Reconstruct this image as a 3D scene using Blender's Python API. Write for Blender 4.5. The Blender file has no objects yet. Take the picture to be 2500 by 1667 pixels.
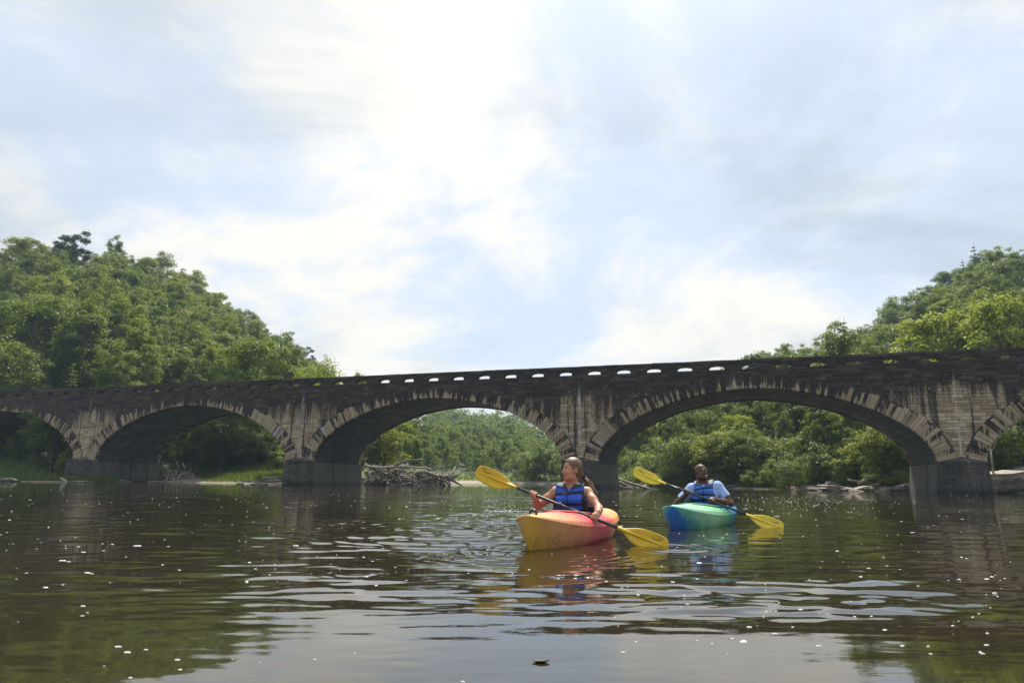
import bpy, math, random
import numpy as np
from mathutils import Vector, Matrix

SC = bpy.context.scene
COL = SC.collection
R = math.radians

# ---------------------------------------------------------------- camera
CAM_H, PITCH, ROLL, LENS = 0.60, 0.2001, 0.0107, 24.0
cam_data = bpy.data.cameras.new('camera')
cam_data.sensor_width = 36.0
cam_data.lens = LENS
cam_data.clip_start = 0.05
cam_data.clip_end = 6000.0
cam_data.dof.use_dof = True
cam_data.dof.focus_distance = 7.2
cam_data.dof.aperture_fstop = 5.6
cam = bpy.data.objects.new('camera', cam_data)
COL.objects.link(cam)
_fw = Vector((0, math.cos(PITCH), math.sin(PITCH)))
_u0 = Vector((0, -math.sin(PITCH), math.cos(PITCH)))
_r0 = Vector((1, 0, 0))
_rr = _r0 * math.cos(ROLL) + _u0 * math.sin(ROLL)
_uu = _u0 * math.cos(ROLL) - _r0 * math.sin(ROLL)
cam.matrix_world = Matrix(((_rr.x, _uu.x, -_fw.x, 0), (_rr.y, _uu.y, -_fw.y, 0), (_rr.z, _uu.z, -_fw.z, CAM_H), (0, 0, 0, 1)))
SC.camera = cam

# ---------------------------------------------------------------- sun and sky
SUN_EL, SUN_AZ = R(60), R(10)          # azimuth measured from +Y towards +X
SUN_DIR = Vector((math.sin(SUN_AZ) * math.cos(SUN_EL), math.cos(SUN_AZ) * math.cos(SUN_EL), math.sin(SUN_EL)))
sun_data = bpy.data.lights.new('sun', 'SUN')
sun_data.energy = 5.0
sun_data.angle = R(2.5)
sun_data.color = (1.0, 0.94, 0.84)
sun = bpy.data.objects.new('sun', sun_data)
COL.objects.link(sun)
sun.location = (30, 60, 120)
sun.rotation_euler = (-SUN_DIR).to_track_quat('-Z', 'Y').to_euler()

world = bpy.data.worlds.new('World')
SC.world = world
world.use_nodes = True
CLOUD_BIG, CLOUD_PUFF, CLOUD_VEIL = (-6.33, 2.09, -5.95), (3.83, 1.94, -2.08), (1.11, 6.95, 4.74)
def build_world():
    nt = world.node_tree
    nt.nodes.clear()
    N, L = nt.nodes.new, nt.links.new
    out = N('ShaderNodeOutputWorld')
    sky = N('ShaderNodeTexSky')
    sky.sky_type = 'NISHITA'
    sky.sun_disc = False
    sky.sun_elevation = SUN_EL
    sky.sun_rotation = SUN_AZ
    sky.air_density = 1.0
    sky.dust_density = 1.5
    bg1 = N('ShaderNodeBackground')
    bg1.inputs[1].default_value = 0.12
    L(sky.outputs[0], bg1.inputs[0])
    tc = N('ShaderNodeTexCoord')
    nrm = N('ShaderNodeVectorMath'); nrm.operation = 'NORMALIZE'
    L(tc.outputs['Generated'], nrm.inputs[0])
    sep = N('ShaderNodeSeparateXYZ')
    L(nrm.outputs[0], sep.inputs[0])
    def m(op, a, b=None, c=None, clamp=False):
        n = N('ShaderNodeMath'); n.operation = op; n.use_clamp = clamp
        for i, v in enumerate((a, b, c)):
            if v is None: continue
            if isinstance(v, (int, float)): n.inputs[i].default_value = v
            else: L(v, n.inputs[i])
        return n.outputs[0]
    def rng(v, a, b, c=0.0, d=1.0):
        n = N('ShaderNodeMapRange'); n.interpolation_type = 'SMOOTHSTEP'
        L(v, n.inputs['Value'])
        for k, x in (('From Min', a), ('From Max', b), ('To Min', c), ('To Max', d)): n.inputs[k].default_value = x
        return n.outputs[0]
    def mixc(f, a, b):
        n = N('ShaderNodeMix'); n.data_type = 'RGBA'
        L(f, n.inputs[0])
        for i, v in ((6, a), (7, b)):
            if isinstance(v, tuple): n.inputs[i].default_value = v + (1,)
            else: L(v, n.inputs[i])
        return n.outputs[2]
    # the cloud sheet: directions dropped onto a flat layer overhead
    zc = m('ADD', m('MAXIMUM', sep.outputs[2], 0.0), 0.48)
    comb = N('ShaderNodeCombineXYZ')
    L(m('DIVIDE', m('MULTIPLY', sep.outputs[0], -1.0), zc), comb.inputs[0])
    L(m('DIVIDE', sep.outputs[1], zc), comb.inputs[1])
    def noise(scale, detail, rough, dist, off, stretch=(1, 1, 1)):
        n = N('ShaderNodeTexNoise')
        for k, x in (('Scale', scale), ('Detail', detail), ('Roughness', rough), ('Distortion', dist)): n.inputs[k].default_value = x
        mp = N('ShaderNodeMapping')
        mp.inputs['Location'].default_value = off
        mp.inputs['Scale'].default_value = stretch
        L(comb.outputs[0], mp.inputs[0]); L(mp.outputs[0], n.inputs['Vector'])
        return n.outputs['Fac']
    big = noise(1.1, 3, 0.5, 0.2, CLOUD_BIG)
    puff = noise(2.8, 9, 0.60, 0.30, CLOUD_PUFF)
    veil = noise(1.1, 7, 0.60, 0.6, CLOUD_VEIL, (1.0, 1.3, 1.0))
    # light scattered forward through the cloud round the hidden sun
    dot = N('ShaderNodeVectorMath'); dot.operation = 'DOT_PRODUCT'
    L(nrm.outputs[0], dot.inputs[0]); dot.inputs[1].default_value = SUN_DIR
    ca = m('MAXIMUM', dot.outputs['Value'], 0.0)
    glow = m('POWER', ca, 9.0)
    halo = m('POWER', ca, 2.5)
    white = rng(m('ADD', m('ADD', m('MULTIPLY', puff, .62), m('MULTIPLY', big, .38)), m('MULTIPLY', halo, .05)), .46, .60)
    grey = m('MULTIPLY', rng(veil, .45, .66), rng(glow, .50, .10))
    c = mixc(white, (.655, .745, .875), (.97, .93, .85))
    c = mixc(m('MULTIPLY', grey, .95), c, (.50, .575, .655))
    gain = m('ADD', m('ADD', m('MULTIPLY', glow, .12), m('MULTIPLY', halo, .08)), .75)
    bg2 = N('ShaderNodeBackground')
    L(c, bg2.inputs[0]); L(gain, bg2.inputs[1])
    mix = N('ShaderNodeMixShader')
    L(m('ADD', m('MULTIPLY', m('MAXIMUM', white, grey), .15), .85), mix.inputs[0]); L(bg1.outputs[0], mix.inputs[1]); L(bg2.outputs[0], mix.inputs[2])
    L(mix.outputs[0], out.inputs[0])
build_world()

vs = SC.view_settings
vs.view_transform = 'Standard'
vs.look = 'None'
vs.exposure = 0.52
vs.gamma = 1.0
vs.use_curve_mapping = False
SC.render.engine = 'CYCLES'
SC.cycles.use_denoising = True
SC.cycles.max_bounces = 6
SC.cycles.use_adaptive_sampling = True
SC.cycles.adaptive_threshold = 0.02
SC.cycles.diffuse_bounces = 2
SC.cycles.glossy_bounces = 3
SC.cycles.transmission_bounces = 4
SC.cycles.transparent_max_bounces = 6
SC.cycles.volume_bounces = 1
SC.cycles.sample_clamp_indirect = 6.0

# ---------------------------------------------------------------- layout helpers
# photograph pixels (2500 x 1667) to rays from the camera, used while laying the place out
FPX = LENS / 36.0 * 2500.0
def ray(px, py):
    return ((px - 1250.0) / FPX) * _rr + (-(py - 833.5) / FPX) * _uu + _fw
def at(px, py, Y):
    d = ray(px, py)
    return Vector((0, 0, CAM_H)) + d * (Y / d.y)
def on_water(px, py, z=0.0):
    d = ray(px, py)
    return Vector((0, 0, CAM_H)) + d * ((z - CAM_H) / d.z)
def azi(px):
    d = ray(px, 1172)
    return d.x / d.y

def link(o, parent=None):
    COL.objects.link(o)
    if parent is not None: o.parent = parent
    return o
def tag(o, label=None, cat=None, group=None, kind=None):
    if label: o['label'] = label
    if cat: o['category'] = cat
    if group: o['group'] = group
    if kind: o['kind'] = kind
    return o
def empty(name, loc=(0, 0, 0), rz=0.0, parent=None):
    o = bpy.data.objects.new(name, None)
    o.empty_display_size = 0.2
    o.location = loc
    o.rotation_euler = (0, 0, rz)
    return link(o, parent)
def np_mesh(name, V, F, mat=None, smooth=False, attrs=None, colors=None):
    """V (n,3); F list/array of faces (uniform array or list of tuples)"""
    me = bpy.data.meshes.new(name)
    V = np.ascontiguousarray(V, dtype=np.float32)
    if isinstance(F, np.ndarray):
        k = F.shape[1]
        me.vertices.add(len(V)); me.vertices.foreach_set('co', V.ravel())
        me.loops.add(F.size); me.loops.foreach_set('vertex_index', F.astype(np.int32).ravel())
        me.polygons.add(len(F))
        me.polygons.foreach_set('loop_start', np.arange(0, F.size, k, dtype=np.int32))
        me.polygons.foreach_set('loop_total', np.full(len(F), k, dtype=np.int32))
        me.update(calc_edges=True)
    else:
        me.from_pydata(V.tolist(), [], F)
        me.update()
    if attrs:
        for n, a in attrs.items():
            at_ = me.attributes.new(n, 'FLOAT', 'POINT')
            at_.data.foreach_set('value', np.asarray(a, dtype=np.float32))
    if colors is not None:
        c = me.color_attributes.new('col', 'FLOAT_COLOR', 'POINT')
        cc = np.ones((len(V), 4), np.float32); cc[:, :3] = colors
        c.data.foreach_set('color', cc.ravel())
    if smooth:
        me.polygons.foreach_set('use_smooth', np.ones(len(me.polygons), dtype=bool))
    if mat is not None: me.materials.append(mat)
    return me
def obj(name, me, parent=None, loc=None):
    o = bpy.data.objects.new(name, me)
    if loc is not None: o.location = loc
    return link(o, parent)

class MB:
    """collects vertices and faces for one mesh object"""
    def __init__(s): s.V = []; s.F = []; s.A = []
    def add(s, verts, faces, a=0.0):
        b = len(s.V)
        s.V.extend([tuple(v) for v in verts]); s.A.extend([a] * len(verts))
        s.F.extend([tuple(i + b for i in f) for f in faces])
    def tube(s, pts, rad, n=7, a=0.0, cap=True):
        pts = [Vector(p) for p in pts]
        rings = []
        up = None
        b = len(s.V)
        for i, p in enumerate(pts):
            d = (pts[min(i + 1, len(pts) - 1)] - pts[max(i - 1, 0)]).normalized()
            if up is None:
                up = d.orthogonal().normalized()
            up = (up - d * up.dot(d)).normalized()
            sd = d.cross(up)
            r = rad[i]
            for k in range(n):
                t = 2 * math.pi * k / n
                q = p + up * (r * math.cos(t)) + sd * (r * math.sin(t))
                s.V.append(tuple(q)); s.A.append(a)
        for i in range(len(pts) - 1):
            for k in range(n):
                k2 = (k + 1) % n
                s.F.append((b + i * n + k, b + i * n + k2, b + (i + 1) * n + k2, b + (i + 1) * n + k))
        if cap:
            s.F.append(tuple(b + k for k in range(n))[::-1])
            s.F.append(tuple(b + (len(pts) - 1) * n + k for k in range(n)))
    def mesh(s, name, mat, smooth=False):
        me = np_mesh(name, np.array(s.V, dtype=np.float32).reshape(-1, 3), s.F, mat, smooth, {'tint': s.A})
        return me
    def build(s, name, mat, parent=None, smooth=False):
        return obj(name, s.mesh(name, mat, smooth), parent)

# ---------------------------------------------------------------- material helpers
class NT:
    def __init__(s, name):
        s.mat = bpy.data.materials.new(name); s.mat.use_nodes = True
        s.t = s.mat.node_tree; s.t.nodes.clear()
        s.out = s.n('ShaderNodeOutputMaterial')
    def n(s, typ, **kw):
        nd = s.t.nodes.new(typ)
        for k, v in kw.items():
            if k.startswith('i_'):
                key = k[2:].replace('_', ' ')
                s.put(nd.inputs[key] if not key.isdigit() else nd.inputs[int(key)], v)
            else: setattr(nd, k, v)
        return nd
    def put(s, sock, v):
        if isinstance(v, bpy.types.NodeSocket): s.t.links.new(v, sock)
        else: sock.default_value = v
    def math(s, op, a, b=None, c=None, clamp=False):
        nd = s.n('ShaderNodeMath', operation=op, use_clamp=clamp)
        for i, v in enumerate((a, b, c)):
            if v is not None: s.put(nd.inputs[i], v)
        return nd.outputs[0]
    def mix(s, f, a, b, blend='MIX'):
        nd = s.n('ShaderNodeMix', data_type='RGBA', blend_type=blend)
        s.put(nd.inputs[0], f)
        for i, v in ((6, a), (7, b)):
            if isinstance(v, tuple) and len(v) == 3: v = v + (1,)
            s.put(nd.inputs[i], v)
        return nd.outputs[2]
    def noise(s, vec, scale, detail=4, rough=0.55, dist=0.0):
        nd = s.n('ShaderNodeTexNoise')
        if vec is not None: s.put(nd.inputs['Vector'], vec)
        nd.inputs['Scale'].default_value = scale; nd.inputs['Detail'].default_value = detail
        nd.inputs['Roughness'].default_value = rough; nd.inputs['Distortion'].default_value = dist
        return nd.outputs['Fac']
    def map(s, vec, scale=(1, 1, 1), loc=(0, 0, 0)):
        nd = s.n('ShaderNodeMapping')
        s.put(nd.inputs[0], vec); nd.inputs['Scale'].default_value = scale; nd.inputs['Location'].default_value = loc
        return nd.outputs[0]
    def rng(s, v, a, b, c=0.0, d=1.0, smooth=True):
        nd = s.n('ShaderNodeMapRange', interpolation_type='SMOOTHSTEP' if smooth else 'LINEAR')
        s.put(nd.inputs['Value'], v)
        for nme, x in (('From Min', a), ('From Max', b), ('To Min', c), ('To Max', d)): s.put(nd.inputs[nme], x)
        return nd.outputs[0]
    def attr(s, name):
        return s.n('ShaderNodeAttribute', attribute_name=name).outputs['Fac']
    def bump(s, h, strength=0.4, dist=0.02, normal=None):
        nd = s.n('ShaderNodeBump'); s.put(nd.inputs['Height'], h)
        nd.inputs['Strength'].default_value = strength; nd.inputs['Distance'].default_value = dist
        if normal is not None: s.put(nd.inputs['Normal'], normal)
        return nd.outputs[0]
    def principled(s, color, rough=0.6, normal=None, **kw):
        nd = s.n('ShaderNodeBsdfPrincipled')
        if isinstance(color, tuple) and len(color) == 3: color = color + (1,)
        s.put(nd.inputs['Base Color'], color); s.put(nd.inputs['Roughness'], rough)
        if normal is not None: s.put(nd.inputs['Normal'], normal)
        for k, v in kw.items(): s.put(nd.inputs[k.replace('_', ' ')], v)
        return nd.outputs[0]
    def done(s, shader):
        s.t.links.new(shader, s.out.inputs['Surface']); return s.mat
def plain(name, color, rough=0.6, var=0.12, scale=6.0, bump=0.0, **kw):
    t = NT(name)
    pos = t.n('ShaderNodeNewGeometry').outputs['Position']
    f = t.noise(pos, scale, 5)
    c = t.mix(t.rng(f, 0.3, 0.7), tuple(x * (1 - var) for x in color), tuple(min(1, x * (1 + var)) for x in color))
    nrm = t.bump(f, bump, 0.01) if bump else None
    return t.done(t.principled(c, rough, nrm, **kw))
# ================================================================ water, ground, banks
# shoreline depth, ridge depth, skyline row and tree height along the view, as read off the photograph
LAND = [  # px, shore Y, ridge Y, skyline py, tree height
 (-900, 57, 140, 520, 14), (0, 61, 150, 572, 14), (150, 61.5, 155, 588, 14), (270, 62, 160, 596, 14), (300, 64, 162, 605, 14), (340, 70, 165, 625, 14), (400, 71, 170, 657, 14),
 (510, 67, 180, 724, 14), (600, 65.5, 190, 778, 14), (680, 66, 200, 832, 14), (740, 68, 212, 870, 11), (800, 69, 220, 900, 9), (860, 71, 230, 935, 8),
 (960, 75, 240, 1000, 8), (1015, 80, 255, 1040, 8), (1045, 108, 640, 1006, 15), (1103, 110, 800, 998, 15), (1160, 111, 800, 1020, 15),
 (1210, 111, 800, 1010, 15), (1290, 110, 780, 1022, 15), (1350, 107, 720, 1030, 15), (1420, 103, 560, 1006, 15), (1530, 90, 330, 985, 14),
 (1643, 76, 260, 955, 13), (1750, 69, 235, 915, 12), (1830, 66, 222, 885, 12), (1890, 64, 212, 864, 12), (1970, 61, 195, 852, 14), (2020, 59.5, 190, 838, 14),
 (2090, 57, 180, 810, 14), (2219, 54.5, 168, 748, 14), (2330, 53, 158, 678, 14), (2450, 52, 150, 615, 14), (2500, 51.5, 148, 600, 14), (3400, 44, 120, 520, 14)]
_LA = np.array([azi(l[0]) for l in LAND])
_LH = np.array([l[4] for l in LAND], float)
_LD0 = np.array([l[1] for l in LAND], float)
_LD1 = np.array([l[2] for l in LAND], float)
_LZ1 = np.array([at(l[0], l[3], l[2]).z - l[4] for l in LAND])
def smooth01(t):
    t = np.clip(t, 0, 1); return t * t * (3 - 2 * t)
def _hash(ix, iy, seed):
    h = np.sin(ix * 127.1 + iy * 311.7 + seed * 74.7) * 43758.5453
    return h - np.floor(h)
def vnoise(x, y, seed=0):
    ix, iy = np.floor(x), np.floor(y); fx, fy = smooth01(x - ix), smooth01(y - iy)
    a, b = _hash(ix, iy, seed), _hash(ix + 1, iy, seed)
    c, d = _hash(ix, iy + 1, seed), _hash(ix + 1, iy + 1, seed)
    return (a * (1 - fx) + b * fx) * (1 - fy) + (c * (1 - fx) + d * fx) * fy
def shore_depth(x, y):
    a = x / np.maximum(y, 1e-3)
    return np.interp(a, _LA, _LD0) + 1.6 * (vnoise(x * .22, y * .05 + 7, 3) - .5)
def ground_z(x, y):
    x = np.asarray(x, float); y = np.asarray(y, float)
    yy = np.maximum(y, 1.0)
    a = np.clip(x / yy, -1.1, 1.2)
    d0 = shore_depth(a * yy, yy)
    d1 = np.interp(a, _LA, _LD1); z1 = np.interp(a, _LA, _LZ1)
    d = yy - d0
    bed = -np.minimum(1.6, np.maximum(-d, 0) * .16) - .02
    bank = .05 + .55 * smooth01(d / 6.0) + .9 * smooth01((d - 5) / 9.0)
    t = np.clip((d - 9) / np.maximum(d1 - d0 - 9, 5), 0, 1)
    hill = bank + (z1 - 1.2) * (t ** 1.12) + 1.6 * (vnoise(x * .05, y * .05, 5) - .5) * smooth01((d - 12) / 25)
    over = np.maximum(yy - d1, 0)
    hill = hill - np.minimum(over * .10, 8)
    z = np.where(d > 0, hill + .10 * (vnoise(x * .8, y * .8, 9) - .5), bed)
    return np.where(y < 1.0, -1.6, z)

def make_ground():
    avals = np.unique(np.concatenate([np.linspace(-9, -1.1, 24), np.linspace(-1.1, 1.2, 240), np.linspace(1.2, 9, 24)]))
    yv = np.concatenate([[-900, -60], np.linspace(1.0, 45, 16), np.arange(46, 125, 1.1), np.geomspace(126, 900, 95), [1100, 1500, 2600]])
    A, Y = np.meshgrid(avals, yv)
    X = A * np.where(Y < 1, 60.0, np.maximum(Y, 20))
    X = np.where(Y < 1, A * 120, X)
    AA = X / np.maximum(Y, 1)
    Z = ground_z(X, Y)
    Z = np.where((np.abs(AA) > 1.25) & (Y > 1), np.minimum(Z, 60), Z)
    n, m = A.shape
    idx = np.arange(n * m).reshape(n, m)
    F = np.stack([idx[:-1, :-1], idx[:-1, 1:], idx[1:, 1:], idx[1:, :-1]], -1).reshape(-1, 4)
    t = NT('bank_soil')
    pos = t.n('ShaderNodeNewGeometry').outputs['Position']
    sep = t.n('ShaderNodeSeparateXYZ'); t.put(sep.inputs[0], pos)
    n1 = t.noise(pos, 0.35, 6); n2 = t.noise(pos, 3.5, 6, .65)
    sand = t.mix(t.rng(n2, .35, .7), (.20, .165, .12), (.40, .36, .29))
    grass = t.mix(t.rng(n1, .3, .7), (.045, .075, .014), (.10, .14, .026))
    wood = t.mix(n2, (.020, .032, .010), (.045, .055, .018))
    h = t.math('ADD', sep.outputs[2], t.math('MULTIPLY', t.math('SUBTRACT', n1, .5), .7))
    c = t.mix(t.rng(h, .30, .62), sand, grass)
    c = t.mix(t.rng(h, 1.6, 2.6), c, wood)
    c = t.mix(t.rng(sep.outputs[2], -.05, .10), (.05, .042, .03), c)
    mat = t.done(t.principled(c, .95, t.bump(n2, .6, .08)))
    o = obj('ground', np_mesh('ground', np.stack([X, Y, Z], -1).reshape(-1, 3), F, mat, True))
    tag(o, 'wooded hillsides and sandy banks on both sides of the river', kind='structure')
make_ground()

# ---- river surface: real wave relief near the camera, finer chop carried by the material farther out
RIPPLES = []   # (x, y, amplitude, wavelength, radius, ring width)
def _rip(px, py, amp, lam, rad, wid):
    p = on_water(px, py); RIPPLES.append((p.x, p.y, amp, lam, rad, wid))
_rip(866, 1400, .0021, .085, .16, .10)
_rip(45, 1501, .0014, .07, .07, .03)
_rip(1634, 1336, .0035, .16, .35, .34)
_rip(1915, 1290, .0035, .17, .4, .34)
_rip(1120, 1300, .0022, .20, 1.3, .9)      # old paddle stroke, screen side of the first kayak
_rip(1290, 1345, .0022, .14, .5, .5)
_rip(1640, 1294, .0026, .16, .6, .6)
_rip(1270, 1262, .0025, .25, 1.1, .8)
def wave_height(X, Y, dres):
    rng = np.random.RandomState(11)
    Z = np.zeros_like(X)
    nse = vnoise(X * .35 + 3, Y * .22 + 1, 21) * .6 + vnoise(X * .9, Y * .5, 22) * .4
    calm = .30 + 1.35 * smooth01((nse - .28) / .45)
    # glassy water right in front, livelier band where the kayaks' wash has spread
    band = 1.5 * np.exp(-((Y - 3.75) / .75) ** 2) * np.exp(-((X - .6) / 2.2) ** 2)
    wash = on_water(1130, 1305)
    band = band + .9 * np.exp(-((X - wash.x) / .9) ** 2 - ((Y - wash.y) / 1.6) ** 2)
    near = .22 + .78 * smooth01((Y - 2.75) / 1.0)
    spec = []
    for i in range(54):
        lam = .085 * (1.14 ** (i % 18)) * rng.uniform(.9, 1.1)
        th = math.pi / 2 + rng.normal(0, .34)
        spec.append((lam, th, rng.uniform(0, 2 * math.pi), rng.uniform(.6, 1.2)))
    for lam, th, ph, w in spec:
        k = 2 * math.pi / lam
        slope = .0066 * w * (min(lam, .75) / .45) ** -.12 * (1.0 if lam < .8 else .5)
        fade = smooth01((lam / dres - 3.0) / 3.0)
        jit = 1.4 * (vnoise(X * .55 + lam * 9, Y * .55, 31) - .5)
        Z += fade * (slope / k) * np.sin(k * (np.cos(th) * X + np.sin(th) * Y) + ph + jit)
    Z = Z * calm * near * (1 + 1.5 * band)
    for cx, cy, amp, lam, rad, wid in RIPPLES:
        r = np.hypot(X - cx, Y - cy)
        Z += amp * np.exp(-((r - rad) / wid) ** 2) * np.sin(2 * math.pi * r / lam) * smooth01((lam / dres - 2.0) / 2.0)
    return Z
def make_water():
    w = np.concatenate([np.geomspace(.55, 1.7, 12)[:-1], np.geomspace(1.7, 32, 560), np.geomspace(33, 170, 70)])
    a = np.concatenate([np.linspace(-8, -1.02, 26), np.linspace(-1.0, 1.0, 620), np.linspace(1.02, 8, 26)])
    A, Wd = np.meshgrid(a, w)
    Y = Wd; X = A * np.maximum(Wd, .5)
    dres = np.maximum(Wd * .0053, np.maximum(Wd, .5) * .0033) * 1.15
    Z = np.where((np.abs(A) <= 1.0) & (Wd > 1.0) & (Wd < 34), wave_height(X, Y, dres), 0.0)
    Z *= smooth01((1.0 - np.abs(A)) / .05) * smooth01((34 - Wd) / 8) * smooth01((Wd - 1.0) / .5)
    X = np.vstack([a[None] * 60, a[None] * 10, X]); Y = np.vstack([np.full((1, len(a)), -400.), np.full((1, len(a)), -6.), Y]); Z = np.vstack([np.zeros((2, len(a))), Z])
    n, m = X.shape
    idx = np.arange(n * m).reshape(n, m)
    F = np.stack([idx[:-1, :-1], idx[:-1, 1:], idx[1:, 1:], idx[1:, :-1]], -1).reshape(-1, 4)
    t = NT('river_water')
    pos = t.n('ShaderNodeNewGeometry').outputs['Position']
    sep = t.n('ShaderNodeSeparateXYZ'); t.put(sep.inputs[0], pos)
    v1 = t.map(pos, (1.1, 3.4, 1)); v2 = t.map(pos, (.35, 1.1, 1))
    b1 = t.noise(v1, 1.0, 3, .55, .3); b2 = t.noise(v2, 1.0, 2, .5, .3); b3 = t.noise(t.map(pos, (6, 20, 1)), 1.0, 3, .55, .3)
    far = t.rng(sep.outputs[1], 6, 26)
    h = t.math('ADD', t.math('MULTIPLY', t.math('ADD', t.math('MULTIPLY', b1, .011), t.math('MULTIPLY', b2, .03)), far), t.math('MULTIPLY', b3, .0004))
    nb = t.n('ShaderNodeBump'); t.put(nb.inputs['Height'], h); nb.inputs['Strength'].default_value = 1.0; nb.inputs['Distance'].default_value = 1.0
    murk = t.noise(t.map(pos, (.25, .12, 1)), 1.0, 3)
    c = t.mix(murk, (.017, .0145, .0055), (.027, .021, .009))
    mat = t.done(t.principled(c, .025, nb.outputs[0], IOR=1.62))
    o = obj('water', np_mesh('water', np.stack([X, Y, Z], -1).reshape(-1, 3), F, mat, True))
    tag(o, 'dark green river with small ripples and cloud reflections', kind='structure')
make_water()
# ================================================================ stone arch bridge
BR_T, BR_L, BR_H, BR_W, HW, ZS, ZC = .3265, 23.614, 8.81, 7.59, 1.312, 1.926, 6.82
HALF, RISE, PEXP = BR_L / 2 - HW, ZC - ZS, 1.80
bridge = empty('stone_arch_bridge', (4.9446, 49.4484, 0), -BR_T)
tag(bridge, 'long weathered stone bridge of low arches crossing the river', 'bridge')
S_MIN, S_MAX = -BR_L * 3.06, BR_L * 2.06
def br_world(s, w, z):
    c, sn = math.cos(BR_T), math.sin(BR_T)
    return Vector((4.9446 + c * s + sn * w, 49.4484 - sn * s + c * w, z))
def arch_u(s):
    """distance from the centre of the arch the abscissa lies in"""
    return (s - (math.floor(s / BR_L) + .5) * BR_L)
def intrados(s):
    u = abs(arch_u(s)) / HALF
    if u >= 1: return -9.0
    return ZS + RISE * (1 - u ** PEXP) ** (1 / PEXP)
def ring_t(u):      # ring thickness by |u|
    return .84 + .24 * min(1, abs(u) / HALF) ** 2
def arch_pts(n=96):
    """points and outward normals along an arch, springing to springing, even in arc length"""
    th = np.linspace(math.pi, 0, 1200)
    u = HALF * np.sign(np.cos(th)) * np.abs(np.cos(th)) ** (2 / PEXP); z = ZS + RISE * np.abs(np.sin(th)) ** (2 / PEXP)
    L = np.concatenate([[0], np.cumsum(np.hypot(np.diff(u), np.diff(z)))])
    return u, z, L
_AU, _AZ, _AL = arch_pts()
def arch_at(l):
    u = np.interp(l, _AL, _AU); z = np.interp(l, _AL, _AZ)
    e = .15
    du = np.interp(l + e, _AL, _AU) - np.interp(l - e, _AL, _AU); dz = np.interp(l + e, _AL, _AZ) - np.interp(l - e, _AL, _AZ)
    q = math.hypot(du, dz)
    return u, z, -dz / q, du / q
# extrados as a function of u (numeric)
_EX = []
for _l in np.linspace(0, _AL[-1], 400):
    _u, _z, _nu, _nz = arch_at(_l); _t = ring_t(_u); _EX.append((_u + _nu * _t, _z + _nz * _t))
_EX = np.array(_EX); _o = np.argsort(_EX[:, 0]); _EX = _EX[_o]
def extrados(s):
    u = arch_u(s)
    if u < _EX[0, 0] or u > _EX[-1, 0]: return -9.0
    return float(np.interp(u, _EX[:, 0], _EX[:, 1]))

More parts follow.
